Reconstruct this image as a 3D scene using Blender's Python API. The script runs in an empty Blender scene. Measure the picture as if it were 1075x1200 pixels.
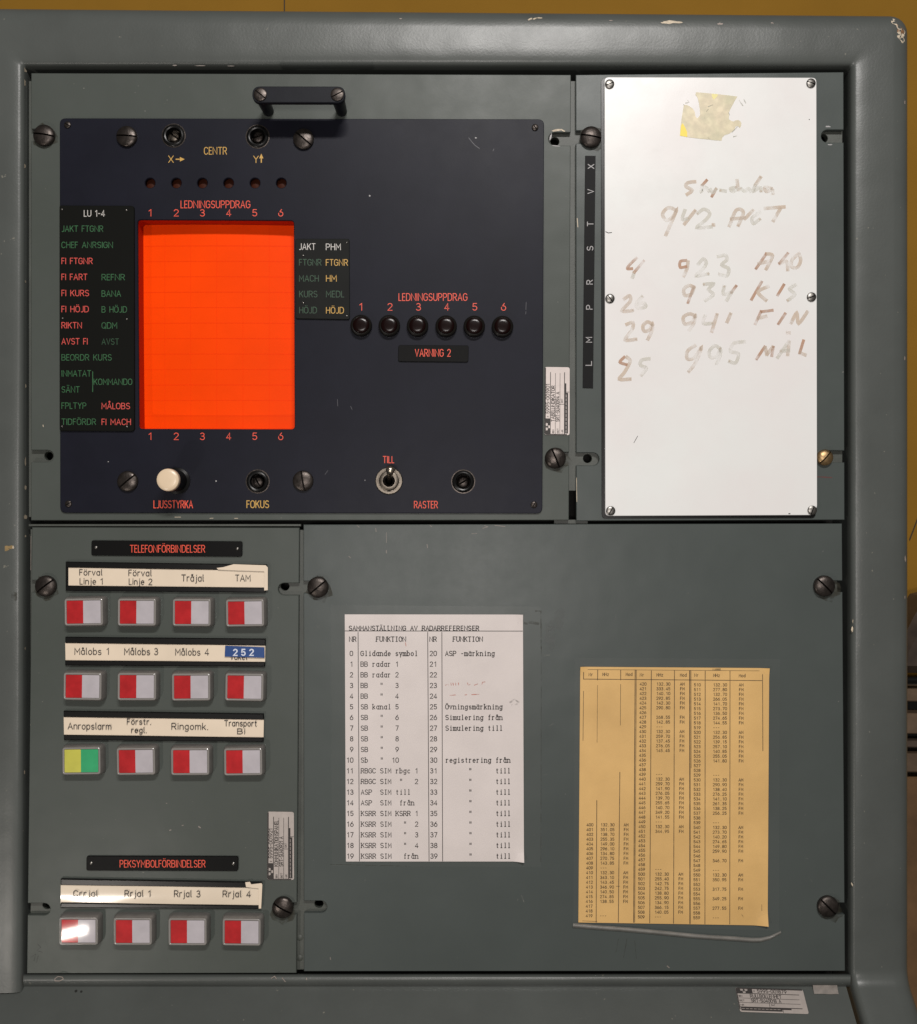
import bpy, math, random
from mathutils import Vector, Matrix
from mathutils.geometry import tessellate_polygon
random.seed(7)
R = math.radians
C = bpy.context.scene.collection

# one drawing unit (u) = 0.5 mm of the real console; x to the right, y down, h towards the viewer
S = 0.0005
CX, CY, D = 537.5, 600.0, 1240.0
def P(x, y, h=0.0): return Vector(((x-CX)*S, -h*S, (CY-y)*S))
def U(x, y, h=0.0):                       # measured on the photograph -> real position for a point at height h
    k = (D-h)/D
    return (CX+(x-CX)*k, CY+(y-CY)*k)

# ------------------------------------------------------------------ camera, world, lamps
cam = bpy.data.cameras.new('camera'); co = bpy.data.objects.new('camera', cam); C.objects.link(co)
co.location = (0, -D*S, 0); co.rotation_euler = (R(90), 0, 0)
cam.sensor_fit = 'VERTICAL'; cam.sensor_height = 24; cam.lens = 24*D/1200
cam.clip_start = 0.01; cam.clip_end = 50
bpy.context.scene.camera = co
w = bpy.data.worlds.new('World'); bpy.context.scene.world = w; w.use_nodes = True
w.node_tree.nodes['Background'].inputs[0].default_value = (1.0, 0.93, 0.86, 1)
w.node_tree.nodes['Background'].inputs[1].default_value = 0.085
vs = bpy.context.scene.view_settings
vs.view_transform = 'Standard'; vs.look = 'None'; vs.exposure = 0; vs.gamma = 1
def area(name, x, y, h, size, power, col, target, sy=None):
    l = bpy.data.lights.new(name, 'AREA'); l.energy = power; l.color = col; l.size = size
    if sy: l.shape = 'RECTANGLE'; l.size_y = sy
    else: l.shape = 'DISK'
    o = bpy.data.objects.new(name, l); C.objects.link(o)
    o.location = P(x, y, h); d = (Vector(target)-o.location)
    o.rotation_euler = d.to_track_quat('-Z', 'Y').to_euler()
    return o
area('ceiling_lamp', 800, -1030, 2366, 0.42, 14.4, (1.0, 0.965, 0.935), (0, 0, 0), 0.08)
area('room_lamp', 515, 775, 2600, 0.30, 4.7, (1.0, 0.94, 0.90), (0, 0, 0), 0.14)
area('desk_lamp', -345, 1560, 1200, 0.034, 1.0, (1.0, 0.92, 0.84), (0, 0, 0), 0.008)

# ------------------------------------------------------------------ materials
def srgb(r, g, b):
    f = lambda c: (c/255/12.92) if c/255 <= 0.04045 else ((c/255+0.055)/1.055)**2.4
    return (f(r), f(g), f(b), 1)
def mat(name, col, rough=0.5, metal=0.0, var=0.0, scale=60, bump=0.0, bscale=900, rvar=0.0, col2=None,
        emis=None, es=0.0, spec=0.5, coat=0.0, alpha=None, trans=0.0, speck=None, wave=0.0, crough=0.12, ascale=260):
    m = bpy.data.materials.new(name); m.use_nodes = True
    nt = m.node_tree; n = nt.nodes; L = nt.links; b = n['Principled BSDF']
    b.inputs['Roughness'].default_value = rough; b.inputs['Metallic'].default_value = metal
    b.inputs['Specular IOR Level'].default_value = spec
    b.inputs['Base Color'].default_value = (*col[:3], 1)
    if coat: b.inputs['Coat Weight'].default_value = coat; b.inputs['Coat Roughness'].default_value = crough
    if trans: b.inputs['Transmission Weight'].default_value = trans
    if emis: b.inputs['Emission Color'].default_value = (*emis[:3], 1); b.inputs['Emission Strength'].default_value = es
    tc = n.new('ShaderNodeTexCoord'); geo = n.new('ShaderNodeNewGeometry')
    out = None
    if var or col2 or speck:
        t = n.new('ShaderNodeTexNoise'); t.inputs['Scale'].default_value = scale; t.inputs['Detail'].default_value = 6
        t.inputs['Roughness'].default_value = 0.6
        L.new(geo.outputs['Position'], t.inputs['Vector'])
        rp = n.new('ShaderNodeMapRange'); rp.inputs[1].default_value = 0.32; rp.inputs[2].default_value = 0.68
        L.new(t.outputs['Fac'], rp.inputs[0])
        mx = n.new('ShaderNodeMix'); mx.data_type = 'RGBA'
        a = tuple(c*(1-var) for c in col[:3])+(1,); z = tuple(c*(1+var) for c in (col2 or col)[:3])+(1,)
        mx.inputs[6].default_value = a; mx.inputs[7].default_value = z
        L.new(rp.outputs[0], mx.inputs[0]); out = mx.outputs[2]
        if speck:
            t2 = n.new('ShaderNodeTexNoise'); t2.inputs['Scale'].default_value = speck[0]; t2.inputs['Detail'].default_value = 3
            L.new(geo.outputs['Position'], t2.inputs['Vector'])
            r2 = n.new('ShaderNodeMapRange'); r2.inputs[1].default_value = speck[1]; r2.inputs[2].default_value = speck[1]+0.03
            L.new(t2.outputs['Fac'], r2.inputs[0])
            m2 = n.new('ShaderNodeMix'); m2.data_type = 'RGBA'; m2.inputs[7].default_value = speck[2]
            L.new(r2.outputs[0], m2.inputs[0]); L.new(out, m2.inputs[6]); out = m2.outputs[2]
        L.new(out, b.inputs['Base Color'])
    if rvar:
        t = n.new('ShaderNodeTexNoise'); t.inputs['Scale'].default_value = 25; t.inputs['Detail'].default_value = 8
        t.inputs['Roughness'].default_value = 0.7
        L.new(geo.outputs['Position'], t.inputs['Vector'])
        rp = n.new('ShaderNodeMapRange'); rp.inputs[1].default_value = 0.3; rp.inputs[2].default_value = 0.7
        rp.inputs[3].default_value = rough-rvar; rp.inputs[4].default_value = rough+rvar
        L.new(t.outputs['Fac'], rp.inputs[0]); L.new(rp.outputs[0], b.inputs['Roughness'])
    if bump:
        t = n.new('ShaderNodeTexNoise'); t.inputs['Scale'].default_value = bscale; t.inputs['Detail'].default_value = 3
        L.new(geo.outputs['Position'], t.inputs['Vector'])
        bp = n.new('ShaderNodeBump'); bp.inputs['Strength'].default_value = bump; bp.inputs['Distance'].default_value = 0.0002
        L.new(t.outputs['Fac'], bp.inputs['Height']); L.new(bp.outputs[0], b.inputs['Normal'])
        if wave:                           # slow unevenness of pressed and hand-painted sheet metal
            t = n.new('ShaderNodeTexNoise'); t.inputs['Scale'].default_value = 22; t.inputs['Detail'].default_value = 2
            L.new(geo.outputs['Position'], t.inputs['Vector'])
            b2 = n.new('ShaderNodeBump'); b2.inputs['Strength'].default_value = wave; b2.inputs['Distance'].default_value = 0.0022
            L.new(t.outputs['Fac'], b2.inputs['Height']); L.new(b2.outputs[0], bp.inputs['Normal'])
    if alpha is not None:                  # patchy translucent ink or film
        if isinstance(alpha, tuple):
            t = n.new('ShaderNodeTexNoise'); t.inputs['Scale'].default_value = ascale; t.inputs['Detail'].default_value = 3
            L.new(geo.outputs['Position'], t.inputs['Vector'])
            rp = n.new('ShaderNodeMapRange'); rp.inputs[1].default_value = 0.35; rp.inputs[2].default_value = 0.65
            rp.inputs[3].default_value, rp.inputs[4].default_value = alpha
            L.new(t.outputs['Fac'], rp.inputs[0]); L.new(rp.outputs[0], b.inputs['Alpha'])
        else: b.inputs['Alpha'].default_value = alpha
    return m
M = {}
M['grey'] = mat('grey_green_paint', (0.071, 0.081, 0.072), 0.37, wave=0.35, var=0.06, scale=9, col2=(0.073, 0.082, 0.075), bump=0.12, bscale=1300, rvar=0.05, spec=0.17, speck=(420, 0.735, (0.16, 0.16, 0.14, 1)))
M['grey2'] = mat('grey_blue_paint', (0.067, 0.078, 0.074), 0.35, wave=0.3, var=0.07, scale=9, bump=0.12, bscale=1300, rvar=0.045, spec=0.22, speck=(420, 0.735, (0.15, 0.15, 0.14, 1)))
M['frame'] = mat('frame_paint', (0.075, 0.082, 0.077), 0.34, wave=0.4, var=0.09, scale=16, bump=0.22, bscale=800, rvar=0.03, spec=0.36, speck=(330, 0.73, (0.17, 0.165, 0.14, 1)))
M['rail'] = mat('rail_paint', (0.060, 0.066, 0.057), 0.5, var=0.15, scale=60, bump=0.3)
M['dark'] = mat('dark_inside', (0.006, 0.006, 0.005), 0.8)
M['face'] = mat('blue_black_enamel', (0.0088, 0.0093, 0.0162), 0.42, var=0.12, scale=30, bump=0.12, bscale=1500, rvar=0.03, spec=0.13, speck=(700, 0.80, (0.05, 0.05, 0.055, 1)))
M['legend'] = mat('black_engraving_stock', (0.0065, 0.0068, 0.0058), 0.5, bump=0.06, spec=0.06)
M['plate'] = mat('black_label_stock', (0.0055, 0.0055, 0.0055), 0.42, bump=0.06, spec=0.08)
M['screw'] = mat('blackened_steel', (0.055, 0.046, 0.041), 0.36, 0.8, var=0.35, scale=300, bump=0.5, bscale=700, rvar=0.1)
M['brass'] = mat('brass_screw', (0.36, 0.24, 0.12), 0.4, 0.9, var=0.3, scale=300, bump=0.4)
M['nickel'] = mat('worn_nickel', (0.15, 0.13, 0.108), 0.4, 1.0, var=0.2, scale=250, bump=0.3)
M['bright'] = mat('bright_steel', (0.22, 0.21, 0.195), 0.36, 1.0, var=0.15, scale=400, bump=0.2)
M['slot'] = mat('slot_shadow_metal', (0.010, 0.008, 0.007), 0.8, 0.0, spec=0.1)
M['blackplastic'] = mat('black_plastic', (0.005, 0.005, 0.005), 0.3, bump=0.05, spec=0.3)
M['handle'] = mat('handle_enamel', (0.012, 0.013, 0.017), 0.42, var=0.1, scale=120, bump=0.08, spec=0.1)
M['cream'] = mat('cream_plastic', (0.72, 0.57, 0.40), 0.3, var=0.03, scale=120)
M['white'] = mat('white_board_enamel', (0.775, 0.745, 0.735), 0.28, var=0.02, scale=14, col2=(0.75, 0.76, 0.745), bump=0.05, bscale=300, wave=0.15, spec=0.3, rvar=0.08)
M['orange'] = mat('orange_screen_filter', (0.92, 0.058, 0.001), 0.4, var=0.06, scale=22, emis=(1, 0.045, 0.001), es=0.0, spec=0.05)
M['orange_line'] = mat('orange_grid_line', (0.82, 0.044, 0.001), 0.4, emis=(1, 0.04, 0.001), es=0.05, spec=0.05)
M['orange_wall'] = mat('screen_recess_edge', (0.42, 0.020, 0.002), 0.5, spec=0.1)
M['redtext'] = mat('red_lettering', (0.80, 0.085, 0.042), 0.5, var=0.1, scale=900)
M['dullred'] = mat('red_engraving', (0.62, 0.075, 0.06), 0.5, var=0.15, scale=900)
M['yellowtext'] = mat('yellow_lettering', (0.54, 0.32, 0.065), 0.5, var=0.15, scale=900)
M['whitetext'] = mat('white_lettering', (0.55, 0.53, 0.50), 0.5)
M['greytext'] = mat('grey_lettering', (0.34, 0.33, 0.33), 0.5)
M['greentext'] = mat('green_lettering', (0.020, 0.105, 0.035), 0.5, var=0.3, scale=500)
M['greendim'] = mat('faded_green_lettering', (0.012, 0.055, 0.022), 0.5, var=0.4, scale=500)
M['lamp'] = mat('dark_red_lens', (0.006, 0.0012, 0.001), 0.22, spec=0.22)
M['lampring'] = mat('lamp_ring', (0.007, 0.006, 0.005), 0.28, 0.0, spec=0.3)
M['pip'] = mat('brown_red_indicator', (0.050, 0.014, 0.007), 0.5, spec=0.1)
M['cap'] = mat('grey_button_housing', (0.15, 0.14, 0.13), 0.34, var=0.12, scale=200, coat=0.3)
M['rim'] = mat('clear_cap_rim', (0.25, 0.235, 0.22), 0.25, coat=0.4)
M['red'] = mat('red_button_field', (0.41, 0.018, 0.021), 0.45, var=0.18, scale=110, coat=0.07, crough=0.05, spec=0.10)
M['whitefield'] = mat('white_button_field', (0.44, 0.41, 0.435), 0.45, var=0.07, scale=110, coat=0.07, crough=0.05, spec=0.10)
M['yellowfield'] = mat('yellow_button_field', (0.52, 0.50, 0.075), 0.3, var=0.08, scale=70, coat=0.4)
M['greenfield'] = mat('green_button_field', (0.025, 0.33, 0.13), 0.3, var=0.1, scale=70, coat=0.4)
M['strip'] = mat('cream_label_paper', (0.74, 0.62, 0.48), 0.42, var=0.04, scale=40, coat=0.12)
M['stripgloss'] = mat('label_paper_under_clear_plastic', (0.72, 0.61, 0.475), 0.42, var=0.04, scale=40, coat=0.55, bump=0.15, bscale=90)
M['strip_edge'] = mat('aged_paper_edge', (0.60, 0.50, 0.36), 0.5, var=0.15, scale=90)
M['ink'] = mat('black_ink', (0.025, 0.02, 0.018), 0.6)
M['typeink'] = mat('typewriter_ink', (0.022, 0.016, 0.015), 0.7, alpha=(0.85, 1.0))
M['faintink'] = mat('carbon_copy_ink', (0.06, 0.032, 0.012), 0.7, alpha=(0.6, 1.0))
M['paper'] = mat('typed_paper', (0.67, 0.605, 0.58), 0.55, var=0.045, scale=30, bump=0.15, wave=0.5)
M['ypaper'] = mat('yellowed_paper', (0.66, 0.405, 0.14), 0.55, var=0.07, scale=22, col2=(0.69, 0.43, 0.155), bump=0.15, wave=0.5)
M['blue'] = mat('blue_embossing_tape', (0.012, 0.055, 0.21), 0.3, var=0.05)
M['label'] = mat('aluminium_label', (0.60, 0.53, 0.50), 0.35, 0.15, var=0.05, scale=200)
M['labeldim'] = mat('dull_aluminium_label', (0.44, 0.39, 0.36), 0.35, 0.2, var=0.08, scale=200)
M['chip'] = mat('bare_primer', (0.52, 0.44, 0.33), 0.6, var=0.3, scale=500)
M['chipbrown'] = mat('brown_undercoat', (0.22, 0.11, 0.05), 0.6, var=0.3, scale=500)
M['wall'] = mat('yellow_wall_paint', (0.29, 0.150, 0.020), 0.8, spec=0.1, var=0.06, scale=8, bump=0.2, bscale=200)
M['wallseam'] = mat('wall_seam', (0.05, 0.03, 0.01), 0.7)
M['wood'] = mat('brown_wood', (0.14, 0.075, 0.032), 0.5, var=0.35, scale=20)
M['darkwood'] = mat('dark_brown_leather', (0.065, 0.045, 0.032), 0.45, var=0.4, scale=30)
M['tape'] = mat('yellowed_tape', (0.64, 0.60, 0.40), 0.4, var=0.04, scale=90, col2=(0.70, 0.60, 0.42), alpha=(0.75, 1.0))
M['tapeyellow'] = mat('yellow_tape_corner', (0.80, 0.62, 0.03), 0.35)
M['marker'] = mat('brown_marker', (0.52, 0.32, 0.22), 0.5, ascale=150, alpha=(0.1, 0.85), spec=0.2)
M['markertan'] = mat('tan_marker', (0.66, 0.55, 0.45), 0.5, ascale=150, alpha=(0.1, 0.8), spec=0.2)
M['markerfaint'] = mat('faint_marker', (0.69, 0.67, 0.60), 0.5, ascale=150, alpha=(0.1, 0.8), spec=0.2)
M['redscribble'] = mat('red_pencil', (0.55, 0.15, 0.10), 0.6, alpha=(0.0, 0.8))
M['film'] = mat('clear_film', (0.30, 0.30, 0.28), 0.2, alpha=0.035)
M['filmlip'] = mat('film_lip', (0.26, 0.25, 0.23), 0.22, alpha=0.72, var=0.2, scale=100)
M['scuff'] = mat('grey_scuff', (0.20, 0.20, 0.18), 0.6, alpha=(0.0, 0.75))
M['darkscuff'] = mat('dark_scuff', (0.03, 0.03, 0.028), 0.6, alpha=(0.0, 0.8))
M['grime'] = mat('brown_tape_residue', (0.045, 0.042, 0.030), 0.5, alpha=(0.0, 0.6), spec=0.2)

# ------------------------------------------------------------------ mesh helpers
class MB:
    def __init__(s): s.v = []; s.f = []; s.smooth = True; s.ang = 32
    def add(s, vs, fs):
        o = len(s.v); s.v += [Vector(a) for a in vs]; s.f += [tuple(i+o for i in f) for f in fs]
WL = {}
def thing(name, label, cat, x, y, h=0, group=None):
    o = bpy.data.objects.new(name, None); C.objects.link(o); o.location = P(x, y, h); o.empty_display_size = 0.02
    o['label'] = label; o['category'] = cat
    if group: o['group'] = group
    WL[o.name] = P(x, y, h); return o
def obj(name, mb, m, parent=None, recalc=True, label=None):
    me = bpy.data.meshes.new(name)
    lo = Vector([min(a[i] for a in mb.v) for i in range(3)]); hi = Vector([max(a[i] for a in mb.v) for i in range(3)])
    c = (lo+hi)/2
    me.from_pydata([a-c for a in mb.v], [], mb.f); me.materials.append(M[m] if isinstance(m, str) else m)
    if recalc:
        import bmesh
        b = bmesh.new(); b.from_mesh(me); bmesh.ops.recalc_face_normals(b, faces=b.faces); b.to_mesh(me); b.free()
    if mb.smooth:
        me.shade_smooth(); me.set_sharp_from_angle(angle=R(mb.ang))
    me.update()
    o = bpy.data.objects.new(name, me); C.objects.link(o)
    o.parent = parent; o.location = c-(WL[parent.name] if parent else Vector((0, 0, 0))); WL[o.name] = c
    if label: o['label'] = label
    return o
def tag(o, label, cat, group=None, kind=None):
    if label: o['label'] = label
    if cat: o['category'] = cat
    if group: o['group'] = group
    if kind: o['kind'] = kind
    return o
def dup(o, parent, shift, roty=None):      # copy of a part with its sub-parts, moved by a vector
    c = o.copy(); C.objects.link(c); c.parent = parent
    wl = WL[o.name]+shift; c.location = wl-WL[parent.name]; WL[c.name] = wl
    if roty is not None: c.rotation_euler = (0, roty, 0)
    for ch in list(o.children):
        d = ch.copy(); C.objects.link(d); d.parent = c; WL[d.name] = WL[ch.name]+shift
    return c

def roundpoly(pts, r, n=4):
    out = []; N = len(pts); rs = r if isinstance(r, (list, tuple)) else [r]*N
    for i in range(N):
        p = Vector(pts[i]); a = Vector(pts[i-1])-p; b = Vector(pts[(i+1) % N])-p; rr = rs[i]
        if rr <= 0.01: out.append((p.x, p.y)); continue
        ta = min(rr, a.length*0.49, b.length*0.49); A = p+a.normalized()*ta; B = p+b.normalized()*ta
        for k in range(n+1):
            t = k/n; q = A*(1-t)**2+p*2*t*(1-t)+B*t*t
            q = q if n < 2 else q
            out.append((q.x, q.y))
    return out
def rect(x0, y0, x1, y1): return [(x0, y0), (x1, y0), (x1, y1), (x0, y1)]
def circ(x, y, r, n=20): return [(x+r*math.cos(2*math.pi*i/n), y+r*math.sin(2*math.pi*i/n)) for i in range(n)]
def sarea(p): return sum(p[i-1][0]*p[i][1]-p[i][0]*p[i-1][1] for i in range(len(p)))/2
def offset(p, d):                          # d > 0 moves inwards
    s = 1 if sarea(p) > 0 else -1; out = []; N = len(p)
    for i in range(N):
        a = Vector(p[i-1]); b = Vector(p[i]); c = Vector(p[(i+1) % N])
        e1 = b-a; e2 = c-b
        if e1.length < 1e-9: e1 = e2
        if e2.length < 1e-9: e2 = e1
        e1.normalize(); e2.normalize()
        n1 = Vector((-e1.y, e1.x))*s; n2 = Vector((-e2.y, e2.x))*s; m = n1+n2
        if m.length < 1e-6: m = n1
        m.normalize(); k = d/max(0.5, m.dot(n1)); q = b+m*k; out.append((q.x, q.y))
    return out
def plate(outline, h0, h1, ch=0.6, holes=(), mb=None, real=False, mp=P):
    mb = mb or MB(); cv = (lambda p: p) if real else (lambda p: [U(x, y, h1) for x, y in p])
    o = cv(outline); hs = [cv(q) for q in holes]
    top = [offset(o, ch)]+[offset(q, -ch) for q in hs]
    flat = [q for l in top for q in l]
    tris = tessellate_polygon([[Vector((x, y, 0)) for x, y in l] for l in top])
    mb.add([mp(x, y, h1) for x, y in flat], tris)
    for l, t in zip([o]+hs, top):
        n = len(l); b = len(mb.v)
        mb.add([mp(x, y, h1) for x, y in t]+[mp(x, y, h1-ch) for x, y in l]+[mp(x, y, h0) for x, y in l],
               [(i, (i+1) % n, n+(i+1) % n, n+i) for i in range(n)]+[(n+i, n+(i+1) % n, 2*n+(i+1) % n, 2*n+i) for i in range(n)])
    return mb
def weld(mb):
    import bmesh
    return mb
def lathe(prof, x, y, n=32, mb=None, cap=True, mp=P):     # prof: (radius, height)
    mb = mb or MB(); vs = []; fs = []
    for r, h in prof:
        vs += [mp(x+r*math.cos(2*math.pi*i/n), y+r*math.sin(2*math.pi*i/n), h) for i in range(n)]
    for k in range(len(prof)-1):
        fs += [(k*n+i, k*n+(i+1) % n, (k+1)*n+(i+1) % n, (k+1)*n+i) for i in range(n)]
    if cap: fs.append(tuple(range((len(prof)-1)*n, len(prof)*n)))
    mb.add(vs, fs); return mb
def loft(loops, cap=True, mb=None):
    mb = mb or MB(); n = len(loops[0]); vs = [q for l in loops for q in l]; fs = []
    for k in range(len(loops)-1):
        fs += [(k*n+i, k*n+(i+1) % n, (k+1)*n+(i+1) % n, (k+1)*n+i) for i in range(n)]
    if cap: fs.append(tuple(range((len(loops)-1)*n, len(loops)*n)))
    mb.add(vs, fs); return mb
def sheet(pts, h, mb=None, mp=None):       # flat print or film, given on the photograph
    mb = mb or MB(); mp = mp or (lambda x, y, h: P(*U(x, y, h), h))
    tr = tessellate_polygon([[Vector((x, y, 0)) for x, y in pts]])
    mb.add([mp(x, y, h) for x, y in pts], tr); mb.smooth = False; return mb
def photo_mp(x, y, h): return P(*U(x, y, h), h)

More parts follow.
